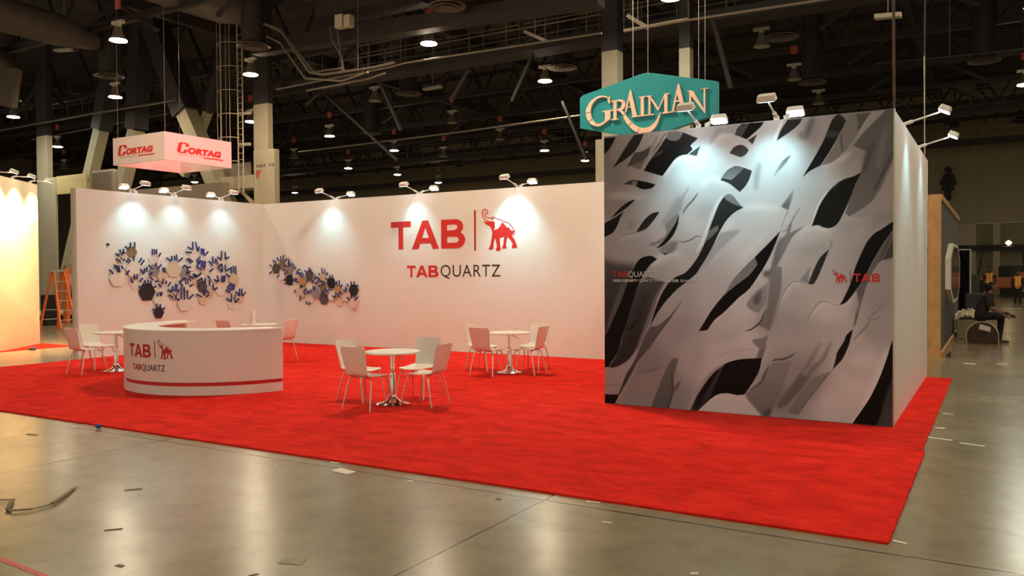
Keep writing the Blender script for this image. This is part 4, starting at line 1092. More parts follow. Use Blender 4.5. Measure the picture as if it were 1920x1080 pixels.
def logo_c(m, fmap, U, t=0.004):
    """rounded slanted C, then ORTAG, a small line of words and an underline; U maps sign coords 0..1"""
    f2 = lambda u, v, d: fmap(*U(u, v), d)
    C_ = crom([(0.205, 0.735), (0.205, 0.86), (0.185, 0.93), (0.12, 0.945), (0.075, 0.92), (0.058, 0.82), (0.028, 0.42), (0.040, 0.33), (0.09, 0.315), (0.14, 0.33), (0.165, 0.42), (0.170, 0.53)], 4)
    for q in stroke_polys(C_, 0.072): m.prism(q, f2, t)
    vs, fs = text2d('ORTAG', 0.07, 0.16, 1.06); k = len(m.V)
    m.add([f2(0.215+0.74*a, 0.335+0.385*b, t) for a, b in vs], fs)
    m.prism([(0.55, 0.125), (0.99, 0.125), (0.995, 0.205), (0.56, 0.205)], f2, t)
def words(m, fmap, U, t=0.004):
    f2 = lambda u, v, d: fmap(*U(u, v), d)
    vs, fs = text2d('PRODUCTION TOOLS', 0.0, 0.1); m.add([f2(0.02+0.50*a, 0.13+0.085*b, t) for a, b in vs], fs)
def fl(u, v, d): return (u, sy0-0.001-d, v)
def fr(u, v, d): return (sx1+0.001+d, u, v)
pL0, pL1 = onY(222, 298, sy0), onY(290, 262, sy0)
pR0, pR1 = onX(333, 295, sx1), onX(418, 262, sx1)
UL = lambda u, v: (pL0.x+(pL1.x-pL0.x)*u, pL0.z-0.05+(pL1.z-pL0.z+0.03)*v)
hR = pL1.z-pL0.z+0.03
UR = lambda u, v: (pR0.y+(pR1.y-pR0.y)*u, pL0.z-0.05+hR*v)
m_ = MB(); logo_c(m_, fl, UL); m_.build('sign_lettering', 'logo_red', bs)['label'] = 'red CORTAG lettering on the shaded side'
m_ = MB(); logo_c(m_, fr, UR); m_.build('sign_lettering', 'logo_red', bs)['label'] = 'red CORTAG lettering on the lit pink side'
m_ = MB(); words(m_, fl, UL); words(m_, fr, UR); m_.build('sign_small_words', 'gray_panel', bs)
# added unseen red spotlight that tints the sign; its housing is made up too
ld = bpy.data.lights.new('added_red_spot', 'SPOT'); ld.energy = 2300; ld.color = (1.0, 0.17, 0.19); ld.spot_size = math.radians(30); ld.spot_blend = 0.6; ld.shadow_soft_size = 0.2
lo = bpy.data.objects.new('added_red_spot', ld); COL.objects.link(lo); lo.location = (sx1+6.5, (sy0+sy1)/2-1.0, 9.2)
dq = (Vector((sx1, (sy0+sy1)/2, 5.6))-lo.location); lo.rotation_euler = dq.to_track_quat('-Z', 'Y').to_euler(); dq.normalize()
sg_ = thing('added_spotlight', 'added unseen black spotlight hung high, throwing red light on the hanging box sign', 'spotlight', tuple(lo.location))
p_ = lo.location.copy()
MB().tube([p_-dq*0.45, p_-dq*0.40, p_-dq*0.04], [0.08, 0.15, 0.17], 16, caps=True).build('housing', 'black_steel', sg_, smooth=True)
MB().tube([p_-dq*0.25+Vector((0, 0, 0.1)), (p_.x-dq.x*0.25, p_.y-dq.y*0.25, CEIL)], 0.015, 6).build('hanger', 'black_steel', sg_)

# ================================================================== teal hexagon hanging sign
GYP = 14.5
gl, gt, gr = onY(1087, 185, GYP), onY(1215, 136, GYP), onY(1345, 152, GYP)
glb = onY(1087, 240, GYP)
zc = (gl.z+glb.z)/2; gx = (gl.x+gr.x)/2
hs = (gl.z-glb.z)/2*1.02; ha = gt.z-zc
gs = thing('hanging_hexagon_sign', 'teal hexagonal hanging sign with peach serif lettering', 'sign', (gx, GYP+0.06, zc))
hp = [(gl.x, zc-hs), (gl.x, zc+hs), (gl.x+0.06, zc+hs+0.05), (gx-0.1, zc+ha-0.01), (gx, zc+ha), (gx+0.1, zc+ha-0.01), (gr.x, gr.z), (gr.x, zc-hs), (gx, zc-ha)]
MB().prism(hp, lambda u, v, d: (u, GYP+0.12-d, v), 0.12/1.045).build('sign_body', 'sign_teal', gs, bevel=0.01)
m = MB()
for px in (1187, 1215, 1310, 1322): 
    p = onY(px, 150, GYP+0.06); m.tube([(p.x, GYP+0.06, zc+ha*0.55 if px != 1215 else zc+ha-0.02), (p.x, GYP+0.06, CEIL)], 0.009 if px in (1187,) else 0.006, 5)
m.build('hanging_cable', 'aluminium', gs)
def UG(x, y): p = onY(1080+x/6.75, 120+y/6.75, GYP); return (p.x, p.z)
def fg(u, v, d): return (u, GYP-0.002-d, v)
m_ = MB()
def gp(s):
    P = [UG(*p) for p in P2(s)]; m_.prism(P, fg, 0.03)
def gs_(s, wd):
    P = crom([UG(*p) for p in P2(s)], 6); n = len(P); k = [w*0.00149*1.0 for w in wd]
    W2 = [np.interp(i/(n-1), np.linspace(0, 1, len(k)), k) for i in range(n)]
    for q in stroke_polys(P, W2): m_.prism(q, fg, 0.03)
SG = (onY(1180, 200, GYP).x-onY(1080, 200, GYP).x)/100/6.75
def gs_(s, wd):
    P = crom([UG(*p) for p in P2(s)], 6); n = len(P); k = [w*SG for w in wd]
    W2 = [float(np.interp(i/(n-1), np.linspace(0, 1, len(k)), k)) for i in range(n)]
    for q in stroke_polys(P, W2): m_.prism(q, fg, 0.03)
# G
gs_('425,455 400,425 340,415 270,435 205,495 172,560 165,625 180,690 215,745 265,775 320,770 375,735 420,690', [8, 14, 18, 24, 38, 54, 62, 58, 46, 34, 26, 22, 22])
gp('412,425 438,412 436,505 424,505 405,455'); gp('375,600 440,595 440,700 375,752'); gp('342,598 470,582 470,598 342,614')
# R with swash
gp('484,475 522,472 522,705 484,708'); gp('458,468 540,462 540,478 458,484'); gp('458,702 545,692 545,706 458,717')
gs_('520,470 570,465 605,490 605,540 575,575 522,583', [14, 24, 40, 44, 30, 12])
gs_('545,580 600,620 640,690 700,770 770,825 850,848 930,835 1000,780 1045,700 1078,612', [20, 30, 42, 52, 60, 68, 62, 46, 24, 4])
# A
gp('692,330 704,332 780,668 728,672 672,420'); gp('690,335 700,360 645,610 632,618 628,600'); gp('655,545 735,540 735,552 652,557'); gp('715,664 990,634 990,646 715,680')
# I
gp('828,425 866,422 866,655 828,660'); gp('803,420 892,408 892,422 803,433')
# M
gp('928,415 950,412 950,640 928,642'); gp('905,408 960,402 965,420 910,424'); gp('948,405 1050,560 1040,590 932,430'); gp('1040,585 1130,380 1145,378 1048,590')
gp('1125,382 1163,380 1163,610 1125,615'); gp('1120,385 1188,370 1188,382 1125,398'); gp('1098,618 1265,598 1265,610 1098,634')
# A (tall)
gp('1300,250 1314,255 1385,560 1335,565 1282,350'); gp('1298,255 1308,285 1245,590 1228,600 1224,585'); gp('1258,465 1345,462 1345,478 1255,485'); gp('1330,590 1500,572 1500,586 1330,604')
# N
gp('1440,345 1462,343 1462,560 1440,565'); gp('1410,345 1460,335 1470,352 1416,352'); gp('1440,340 1490,345 1640,600 1638,628 1450,390'); gp('1622,320 1642,318 1642,628 1622,600'); gp('1580,322 1680,304 1678,316 1580,330')
m_.build('sign_lettering', 'sign_letter', gs)['label'] = 'raised peach GRAIMAN lettering with a curved swash'

# ================================================================== high bay lamps on a regular ceiling grid
def bay_lamp(p, kind, label):
    t = thing('high_bay_lamp', label, 'lamp', p, group='high bay lamps under the hall ceiling')
    x, y, z = p
    lens = {'w': 'lens_bay_warm', 'g': 'lens_bay_green', 'o': 'lens_bay_off', 's': 'lens_bay_strong'}[kind]
    m = MB().lathe([(0.10, z+0.46), (0.115, z+0.44), (0.15, z+0.30), (0.21, z+0.14), (0.29, z), (0.282, z), (0.20, z+0.14), (0.14, z+0.30), (0.09, z+0.44)], 24, (x, y, 0))
    m.build('reflector', 'bay_reflector', t, smooth=True)
    MB().lathe([(0.003, z+0.004), (0.20, z-0.012), (0.281, z+0.012), (0.275, z+0.03), (0.003, z+0.03)], 24, (x, y, 0)).build('lens', lens, t, smooth=True)
    m = MB().box((x, y, z+0.62), (0.56, 0.14, 0.10)); m.box((x, y, z+0.53), (0.16, 0.16, 0.16)); m.build('ballast', 'bay_ballast', t, bevel=0.01)
    MB().tube([(x, y, z+0.66), (x, y, CEIL)], 0.012, 5).build('drop_cable', 'dark_steel', t)
    MB().box((x, y, z+1.22), (0.26, 0.05, 0.32)).build('tag', 'bay_tag', t)
LZ = 9.6
vis = [(222, 77, 'w'), (216, 183, 'w'), (25, 220, 'g'), (108, 276, 'w'), (470, 141, 'w'), (470, 229, 'w'), (804, 83, 'w'), (618, 256, 'w'), (739, 283, 'g'), (653, 316, 'w'), (745, 328, 'w'), (553, 362, 'w'),
       (822, 343, 'w'), (1022, 153, 'w'), (1258, -2, 'g'), (1021, 283, 'w'), (1097, 302, 'w'), (365, 342, 'w'), (703, 190, 'o'), (848, 231, 'o'), (551, 297, 'o'), (832, 294, 'o'), (120, 316, 'o'), (1428, 88, 'o'),
       (1489, 150, 'o'), (1535, 195, 'o'), (938, 262, 'o'), (1921, 160, 'g')]
lit_ = sorted([v for v in vis if v[2] != 'o']); off_ = sorted([v for v in vis if v[2] == 'o'])
for k, (px, py, kd) in enumerate(lit_):
    bay_lamp(onZ(px, py, LZ), kd, 'lit %s high bay lamp under the ceiling, %s lit one from the left' % ('warm' if kd == 'w' else 'greenish', ORD[k]))
for k, (px, py, kd) in enumerate(off_):
    bay_lamp(onZ(px, py, LZ), kd, 'unlit bell shaped high bay lamp under the ceiling, %s from the left' % ORD[k])
# the same lamp grid continues over the stand and behind the camera (out of the frame)
hidden = [(-8.4, 12.4, 's', 'above the storage block'), (-16.7, 17.0, 'w', 'above the wall corner'), (-16.9, 11.3, 'w', 'above the counter'), (-21.3, 12.0, 'w', 'above the neighbouring stand'),
          (0.9, 17.0, 'w', 'above the right aisle'), (0.9, 29.0, 'w', 'above the far right aisle'), 
          (-25.1, 5.4, 'w', 'above the far left front aisle'), (-8.1, -0.5, 'g', 'above the camera'), (0.9, -0.5, 'g', 'behind the camera'), (9.3, 17.0, 'w', 'right of the aisle'), (9.3, 29.0, 'w', 'farther right of the aisle'),
          (9.3, 41.0, 'g', 'deep right of the aisle'), (9.3, 52.0, 'w', 'deepest right of the aisle'), (9.3, 60.0, 'w', 'close to the far wall at right'), (0.9, 11.3, 'w', 'beside the storage block'),
          (9.3, 5.4, 'g', 'at the right front'), (9.3, 11.3, 'w', 'at the right beside the aisle')]
for x, y, kd, lab in hidden:
    bay_lamp((x, y, LZ), kd, 'lit %s high bay lamp %s' % ('greenish' if kd == 'g' else 'warm', lab))

# ------------------------------------------------------------------ round ceiling diffusers on drop ducts
dif = [(838, 12), (475, 87), (205, 143), (766, 176), (1055, 127), (697, 250), (1465, 70), (1523, 155), (1845, 115), (14, 187), (497, 276)]
for k, (px, py) in enumerate(sorted(dif)):
    p = onZ(px, py, 10.0)
    t = thing('round_diffuser', 'round ringed air diffuser below the dark ceiling, %s counted from the left' % ORD[k], 'air diffuser', p, group='round air diffusers')
    x, y, z = p
    m = MB()
    for r0, r1, dz in ((0.60, 0.42, 0.0), (0.40, 0.27, -0.03), (0.25, 0.02, -0.06)):
        m.lathe([(r1, z+dz+0.14), (r0, z+dz), (r0-0.02, z+dz-0.02), (r1, z+dz+0.08)], 32, (x, y, 0))
    m.build('ring_cone', 'diffuser', t, smooth=True)
    MB().tube([(x, y, z+0.1), (x, y, CEIL-0.05)], 0.42, 20).build('drop_duct', 'dark_steel', t, smooth=True)

# ================================================================== roof steel, catwalks, pipes, ducts
rnd = random.Random(5)
def truss_x(Y, z0, z1, x0, x1, label, step=3.0, r=0.11):
    t = thing('roof_truss', label, 'truss', ((x0+x1)/2, Y, z0), group='roof trusses')
    MB().bar((x0, Y, z1), (x1, Y, z1), r*2, r*2.4).build('top_chord', 'dark_steel', t)
    MB().bar((x0, Y, z0), (x1, Y, z0), r*2, r*2.4).build('bottom_chord', 'dark_steel', t)
    m = MB(); n = int((x1-x0)/step)
    for i in range(n):
        a = x0+i*step; m.bar((a, Y, z0), (a+step/2, Y, z1), r, r); m.bar((a+step/2, Y, z1), (a+step, Y, z0), r, r)
    m.build('web', 'black_steel', t)
names = ['nearest', 'second nearest', 'third', 'fourth', 'fifth', 'sixth', 'seventh', 'eighth']
for k, Y in enumerate((19.7, 26.9, 32.0, 37.7, 43.5, 49.2, 55.0, 61.0)):
    truss_x(Y, 11.6, 14.2, -78, 14, 'dark steel roof truss, %s from the camera' % (names[k] if k < 2 else names[k]+' row'))
for k, X in enumerate((-62, -46, -29.5, -21, -12.5, -3.2, 6)):
    t = thing('roof_girder', 'dark roof girder running away overhead, %s from the left' % ORD[k], 'girder', (X, 40, 12.4), group='roof girders')
    MB().bar((X, 12, 12.6), (X, 68, 12.6), 0.30, 0.55).build('beam', 'dark_steel', t)
    for i in range(7):
        for sgn in (-1, 1):
            MB().bar((X, 19.7+i*6.4, 12.4), (X+2.6*sgn, 19.7+i*6.4, 10.9), 0.14, 0.14).build('knee_brace', 'dark_steel', t)
def catwalk(Y, z, x0, x1, label, dp=1.0, matl='dark_steel'):
    t = thing('catwalk', label, 'catwalk', ((x0+x1)/2, Y, z), group='ceiling catwalks')
    MB().span((x0, Y, z-0.35), (x1, Y+dp, z)).build('deck', matl, t)
    for yy in (Y, Y+dp):
        m = MB()
        for h_ in (0.5, 1.0): m.tube([(x0, yy, z+h_), (x1, yy, z+h_)], 0.025, 6)
        n = int((x1-x0)/1.6)
        for i in range(n+1): x = x0+i*(x1-x0)/n; m.tube([(x, yy, z), (x, yy, z+1.0)], 0.025, 6)
        m.build('railing', 'conduit', t)
c0 = onY(985, 78, 26.3)
catwalk(26.3, c0.z, -24, 4, 'dark ceiling catwalk with railings above the back wall')
c0 = onY(900, 285, 54.2); catwalk(54.2, c0.z, -60, 10, 'far low catwalk with railings across the hall')
c0 = onY(900, 330, 64.0); catwalk(64.0, c0.z, -80, 18, 'farthest lowest catwalk with railings before the far wall', 1.2)
c0 = onY(100, 218, 31.5); catwalk(31.5, c0.z, -62, -28, 'left ceiling catwalk behind the cream column')
def pipe(pts, r, label, matl='conduit', name='conduit_pipe'):
    o = MB().tube(pts, r, 8).build(name, matl, None, smooth=True); tag(o, label, 'pipe', group='ceiling pipes')
    for k in ((len(pts)-1)//2, (len(pts)+1)//2):
        p = pts[k]; MB().tube([p, (p.x, p.y, CEIL)], 0.008, 5).build('hanger_rod', 'dark_steel', o)
def PY(Y, s): return [onY(*map(float, t.split(',')), Y) for t in s.split()]
pipe(PY(21.0, '518,168 735,125 760,118 1128,62'), 0.03, 'long thin ceiling pipe stepping up towards the right')
pipe(PY(20.6, '495,45 525,55 580,135 605,140 700,126 740,117'), 0.045, 'bent double conduit, left one, below the ceiling')
pipe(PY(20.8, '505,50 532,62 588,135 640,128'), 0.035, 'bent double conduit, right one, below the ceiling')
pipe(PY(20.6, '500,68 525,80 572,147 640,152 690,135'), 0.035, 'bent lower conduit under the double conduit')
pipe(PY(20.9, '575,170 690,148 722,137'), 0.035, 'short conduit run above the unlit bell lamps')
pipe(PY(21.2, '620,50 622,75 640,105 645,135'), 0.03, 'short hooked conduit dropping beside the junction boxes')
pipe(PY(21.3, '632,50 638,95 643,135'), 0.03, 'thin vertical conduit dropping beside the junction boxes')
pipe(PY(20.7, '671,-5 671,135'), 0.012, 'thin straight hanging rod above the back wall')
pipe(PY(24.5, '0,245 175,213 330,188'), 0.05, 'pale pipe across the left columns')
pipe(PY(26.5, '60,262 330,210'), 0.045, 'lower pale pipe across the left columns')
pipe(PY(30.0, '560,285 860,248 1120,212'), 0.04, 'thin pipe behind the unlit lamps over the back wall')
pipe(PY(18.0, '1290,38 1560,-3'), 0.03, 'thin pale pipe crossing above the teal sign')
pipe(PY(16.5, '1170,58 1292,36'), 0.04, 'short pale pipe between the two cream topped columns')
pipe(PY(24.0, '1640,120 1780,106 1920,92'), 0.01, 'faint cable across the upper right', 'dark_steel')
pipe([onY(1675, -5, 15.0), onY(1677, 205, 15.0)], 0.022, 'vertical rusty rod behind the mural top right corner', 'reel_brown')
pipe([onY(1733, 105, 15.66), onY(1734, 290, 15.66)], 0.010, 'pale vertical rod beside the right arm spotlights', 'aluminium')
for k, (s, Y) in enumerate((('627,28 641,50', 20.4), ('644,28 655,48', 20.4))):
    p = PY(Y, s); o = MB().span((p[0].x, Y, p[1].z), (p[1].x, Y+0.25, p[0].z)).build('junction_box', 'bay_ballast', None, bevel=0.01); tag(o, 'pale junction box under the ceiling, %s of two' % ('left' if k == 0 else 'right'), 'box')
# diagonal dark braces seen between the lamps
for k, (a, b, Y) in enumerate((((590, 160), (745, 300), 27.0), ((715, 160), (752, 245), 26.0), ((1335, 30), (1370, 165), 22.0), ((1100, 300), (1055, 190), 30.0), ((960, 190), (1000, 100), 26.0), ((880, 130), (845, 190), 26.0))):
    o = MB().bar(onY(*a, Y), onY(*b, Y), 0.11, 0.11).build('roof_brace', 'black_steel', None); tag(o, 'dark diagonal roof brace, %s counted from the left' % ORD[(0, 1, 5, 4, 3, 2)[k]], 'brace', group='diagonal roof braces')
# hanging work-light strips
for k, (s, Y) in enumerate((('1640,32 1690,28', 22.0), ('1178,30 1214,52', 21.0), ('985,60 1022,76', 24.0), ('105,95 138,93', 20.0), ('795,168 828,162', 30.0))):
    p = PY(Y, s); o = MB().bar(p[0], p[1], 0.22, 0.10).tube([p[0]*0.5+p[1]*0.5, Vector(((p[0].x+p[1].x)/2, Y, CEIL))], 0.01, 5).build('strip_fixture', 'bay_ballast', None); tag(o, 'unlit pale strip fixture under the ceiling, %s counted from the left' % ORD[(4, 3, 2, 0, 1)[k]], 'light fixture', group='strip fixtures')
# big ducts
def duct(pts, r, label):
    m = MB().tube(pts, r, 24); o = m.build('air_duct', 'duct_metal', None, smooth=True); tag(o, label, 'duct')
duct([onZ(-140, -4, 11.2), onZ(0, 26, 11.2), onZ(110, 56, 11.2), onZ(178, 80, 11.2)], [0.62, 0.62, 0.60, 0.30], 'large grey air duct entering from the upper left corner')
duct([onZ(230, -75, 12.6), onZ(330, -38, 12.6), onZ(420, -4, 12.6), onZ(452, 18, 12.6)], [1.05, 1.05, 0.98, 0.6], 'large grey air duct above the ladder cage')
duct([onY(-30, 90, 19.0), onY(0, 110, 19.0), onY(22, 135, 19.0), onY(14, 200, 19.0)], [0.45, 0.45, 0.40, 0.36], 'curved duct elbow at the left frame edge')
o = MB().span((onY(590, -30, 21.0).x, 21.0, onY(590, 32, 21.0).z), (onY(770, -30, 21.0).x, 22.2, onY(590, -40, 21.0).z)).build('duct_box', 'dark_steel', None); tag(o, 'big square dark duct box at the top middle', 'duct')
o = MB().bar(onY(480, 92, 21.8), onY(1128, -5, 21.8), 0.5, 0.5).build('roof_beam', 'dark_steel', None); tag(o, 'dark roof beam across the top middle', 'beam')

# ------------------------------------------------------------------ caged ladder and platform beside the numbered column
LY = 24.4
lt, lb = onY(442, 42, LY), onY(442, 345, LY)
cg = thing('caged_ladder', 'steel ladder with safety cage beside the numbered column', 'ladder', (lb.x, LY, lb.z))
sc = (onY(460, 200, LY).x-onY(425, 200, LY).x)
m = MB()
for dx in (0.16, 0.42): m.tube([(lb.x+dx*sc, LY, lb.z-0.4), (lb.x+dx*sc, LY, lt.z)], 0.03, 6)
m.build('rail', 'cream_column', cg)
m = MB(); n = 26
for i in range(n): z = lb.z-0.3+(lt.z-lb.z)*i/n; m.tube([(lb.x+0.16*sc, LY, z), (lb.x+0.42*sc, LY, z)], 0.014, 5)
m.build('rung', 'cream_column', cg)
m = MB(); R_ = 0.36*sc
for i in range(7):
    z = lb.z+0.9+(lt.z-lb.z-0.9)*i/6; m.tube([(lb.x+0.0*sc+R_*math.cos(a)*1.3, LY-0.3+R_*math.sin(a), z) for a in np.linspace(-math.pi*1.05, math.pi*0.05, 12)], 0.018, 5)
for a in np.linspace(-math.pi, 0, 5): m.tube([(lb.x+R_*math.cos(a)*1.3, LY-0.3+R_*math.sin(a), lb.z+0.9), (lb.x+R_*math.cos(a)*1.3, LY-0.3+R_*math.sin(a), lt.z)], 0.013, 5)
m.build('cage', 'cream_column', cg)
pf = thing('wall_platform', 'cream steel platform with angled brackets left of the numbered column', 'platform', (onY(435, 340, LY+0.5).x, LY+0.5, 3.9))
a, b = onY(400, 335, LY+0.5), onY(478, 352, LY+0.5)
MB().span((a.x, LY+0.4, b.z), (b.x, LY+1.2, a.z)).build('edge_beam', 'cream_column', pf)
for px0, px1 in ((400, 425), (448, 475)): MB().bar(onY(px0, 352, LY+0.6), onY(px1, 382, LY+0.6), 0.12, 0.12, (0, 1, 0)).build('bracket', 'cream_column', pf)
a, b = onY(410, 310, LY+0.9), onY(470, 336, LY+0.9); MB().span((a.x, LY+0.9, b.z), (b.x, LY+0.95, a.z)).build('back_panel', 'gray_panel', pf)
for py in (212, 270):
    a = onY(462, py, LY+0.3); MB().bar((a.x-0.35, LY+0.2, a.z), (a.x+0.35, LY+0.2, a.z-0.05), 0.1, 0.12).build('stand_off', 'cream_column', cg)

# ================================================================== left: neighbouring stand and clutter
pA, pB = Vector((-22.07, 12.44, 0)), Vector((-20.10, 9.96, 0))
nw_ = thing('neighbour_wall', 'cream wall of the neighbouring stand glowing in warm light at the left edge', 'wall', (pA+pB)/2)
dv = (pB-pA).normalized(); nv = Vector((dv.y, -dv.x, 0))
if nv.x < 0: nv = -nv
MB().add([p for z in (0.013, 4.26) for p in (Vector((pA.x, pA.y, z)), Vector((pB.x, pB.y, z)), Vector((pB.x, pB.y, z))-nv*0.1, Vector((pA.x, pA.y, z))-nv*0.1)],
         [(0, 1, 5, 4), (1, 2, 6, 5), (2, 3, 7, 6), (3, 0, 4, 7), (4, 5, 6, 7), (3, 2, 1, 0)]).build('panel', 'cream_booth', nw_)
for k, f_ in enumerate((0.10, 0.42, 0.72)):
    p = pA+(pB-pA)*f_; p.z = 4.26
    arm_lamp('warm arm spotlight on the cream neighbour wall, %s' % ('at its right end' if k == 0 else 'middle one' if k == 1 else 'nearest the left frame edge'), p-nv*0.05, nv, True, 900 if k else 420, 0.45, (1.0, 0.66, 0.30), 'lens_warm_spot', 0.05)
cps = MB().add([(-20.6, 9.0, 0.012), (-20.6, 12.47, 0.012), (-22.25, 12.55, 0.012), (-22.25, 9.0, 0.012)], [(0, 1, 2, 3)])
cps.add([(-20.6, 9.0, 0.0), (-20.6, 12.47, 0.0), (-22.25, 12.55, 0.0), (-22.25, 9.0, 0.0), (-20.6, 9.0, 0.012), (-20.6, 12.47, 0.012), (-22.25, 12.55, 0.012), (-22.25, 9.0, 0.012)], [(0, 1, 5, 4), (1, 2, 6, 5), (2, 3, 7, 6), (3, 0, 4, 7)])
tag(cps.build('neighbour_carpet', 'carpet', None), 'red carpet corner of the neighbouring stand at the left', 'carpet')
a, b = onY(105, 331, 24.6), onY(149, 361, 24.6)
tag(MB().span((a.x, 24.6, b.z), (b.x+0.6, 24.8, a.z)).build('header_panel', 'gold_panel', None, bevel=0.01), 'gold header panel above the orange ladder', 'panel')
a, b = onY(170, 320, 23.0), onY(212, 380, 23.0)
tag(MB().span((a.x, 23.0, 0), (b.x, 23.3, a.z)).build('rounded_screen', 'gray_panel', None, bevel=0.12), 'tall grey screen with rounded corners behind the left wall', 'screen')
a, b = onY(235, 343, 24.0), onY(420, 380, 24.0)
tag(MB().span((a.x, 24.0, 0), (b.x, 24.3, onY(300, 352, 24.0).z)).build('partition', 'gray_panel', None), 'long low grey partition far behind the left wall', 'partition')
a = onY(107, 500, 21.0); b = onY(150, 500, 21.0)
# step ladder
lg = onZ(110, 617, 0); 
st = thing('step_ladder', 'orange step ladder standing beyond the left wall end', 'ladder', (lg.x, lg.y, 0))
# oriented so that its side A-frame shows
rx = Vector((RT.x, RT.y, 0)).normalized(); fy = Vector((FW.x, FW.y, 0)).normalized()
ax_ = (rx*0.85-fy*0.53).normalized(); bx_ = (rx*0.53+fy*0.85).normalized()
g0 = Vector((lg.x, lg.y, 0)); top = 1.95
sp = 0.60
def LP(u, v, z): return g0+ax_*u+bx_*v+Vector((0, 0, z))
for s_, in ((-1,), (1,)):
    for e, wd in ((-1, 0.30), (1, 0.27)):
        MB().bar(LP(e*sp, s_*wd, 0.02), LP(e*0.07, s_*0.17, top), 0.085, 0.05).build('side_rail', 'ladder_orange', st)
for i in range(5):
    k = (i+1)/6; u = sp-(sp-0.07)*k; wv = 0.30-0.13*k
    MB().bar(LP(u, -wv, top*k), LP(u, wv, top*k), 0.09, 0.03).build('step', 'aluminium', st)
    if i in (0, 1, 3): u = -u; MB().bar(LP(u, -wv*0.95, top*k), LP(u, wv*0.95, top*k), 0.04, 0.03).build('cross_brace', 'aluminium', st)
MB().bar(LP(-0.13, 0, top+0.03), LP(0.13, 0, top+0.03), 0.42, 0.08).build('top_cap', 'aluminium', st)
# second ladder head, shelf and boxes seen in the gap
def gbox(px0, py0, px1, py1, Y, dep, name, matl, label, cat, bevel=0.01, group=None):
    a, b = onY(px0, py0, Y), onY(px1, py1, Y)
    o = MB().span((a.x, Y, max(b.z, 0.0)), (b.x, Y+dep, a.z)).build(name, matl, None, bevel=bevel); return tag(o, label, cat, group)
sh = thing('shelf_rack', 'dark shelf rack behind the orange ladder', 'shelf', (onY(132, 600, 19.0).x, 19.2, 0))
a, b = onY(121, 497, 19.0), onY(152, 590, 19.0)
m = MB()
for py in (498, 535, 562, 588): z = onY(130, py, 19.0).z; m.span((a.x, 19.0, z-0.03), (b.x, 19.5, z))
m.build('shelf_board', 'aluminium', sh)
MB().span((a.x, 19.5, 0.0), (b.x, 19.55, a.z)).build('back_board', 'black_cloth', sh)
m = MB(); 
for x in (a.x, b.x-0.04): m.span((x, 19.0, 0), (x+0.04, 19.04, a.z))
m.build('upright', 'black_steel', sh)
gbox(128, 483, 142, 496, 19.1, 0.3, 'carton', 'paper', 'pale carton on top of the shelf rack', 'carton')
gbox(127, 514, 138, 534, 19.1, 0.25, 'carton', 'seat_shell', 'white carton on the middle shelf behind the ladder', 'carton')
gbox(117, 502, 126, 640, 18.2, 0.15, 'folded_ladder', 'ladder_orange', 'narrow folded orange ladder standing behind the step ladder', 'ladder')
gbox(76, 553, 87, 640, 17.0, 0.5, 'flight_case', 'black_cloth', 'black case beside the cream wall end', 'case')
p = [onZ(70, 588, 0.38), onZ(143, 585, 0.38)]
tag(MB().tube(p, 0.11, 12).build('carpet_roll', 'seat_shell', None, smooth=True), 'long pale roll lying across behind the ladder', 'roll')
for x_, y_ in ((78, 600), (122, 598)):
    q = onZ(x_, y_+3, 0); tag(MB().box((q.x, q.y, 0.13), (0.9, 0.4, 0.26)).build('crate', 'black_cloth', None, bevel=0.02), 'low dark crate under the pale roll, %s' % ('left one' if x_ < 100 else 'right one'), 'crate')
q0 = onZ(54, 655, 0.02); tag(MB().tube([q0, q0+Vector((0.1, 0.05, 0.02))], 0.02, 8).build('litter', 'black_cloth', None), 'dark scrap on the aisle floor left of the chair', 'scrap')
q0 = onZ(62, 654, 0.03); tag(MB().box(q0, (0.10, 0.10, 0.06)).build('tape_wad', 'tape_bright', None, bevel=0.02), 'blue tape wad on the aisle floor at the left', 'scrap')
q0 = onZ(185, 799, 0.03); tag(MB().box(q0, (0.06, 0.05, 0.05), 0.4).build('tape_wad', 'tape_bright', None, bevel=0.015), 'blue tape wad at the carpet front edge', 'scrap')

# ================================================================== right: panel wall, people, machines
g1 = Vector((-1.02, 19.25, 0)); g2 = Vector((-1.05, 28.15, 0)); ph = 3.36
pw = thing('framed_panel_wall', 'slate grey panel wall with pale timber frame at the right', 'wall', (-1.1, 23.7, 0))
MB().span((-1.13, 19.29, 0.12), (-1.03, 28.1, ph-0.06)).build('panel', 'slate_panel', pw)
m = MB(); m.span((-1.15, 19.25, ph-0.06), (-1.0, 28.15, ph+0.06)); m.build('top_rail', 'wood', pw)
m = MB(); m.span((-1.16, 19.25, 0.0), (-0.98, 28.15, 0.13)); m.build('bottom_rail', 'wood', pw)
MB().span((-1.26, 19.22, 0.0), (-1.02, 19.29, ph+0.06)).build('end_post', 'wood', pw)
for z in (ph-0.02, ph-0.33, ph-0.62): MB().span((-3.4, 19.22, z-0.06), (-1.26, 19.32, z+0.06)).build('cross_rail', 'wood', pw)
MB().span((-1.62, 19.3, 0.0), (-1.5, 19.4, ph-0.65)).build('stud', 'wood', pw)
MB().span((-3.4, 19.22, 0.0), (-1.26, 19.34, 0.14)).build('cross_rail', 'wood', pw)
MB().span((-3.4, 19.36, 0.13), (-1.56, 19.40, ph-0.65)).build('inner_sheet', 'reel_brown', pw)
MB().span((-1.5, 19.34, 0.13), (-1.26, 19.38, 1.35)).build('inner_sheet', 'wood', pw)
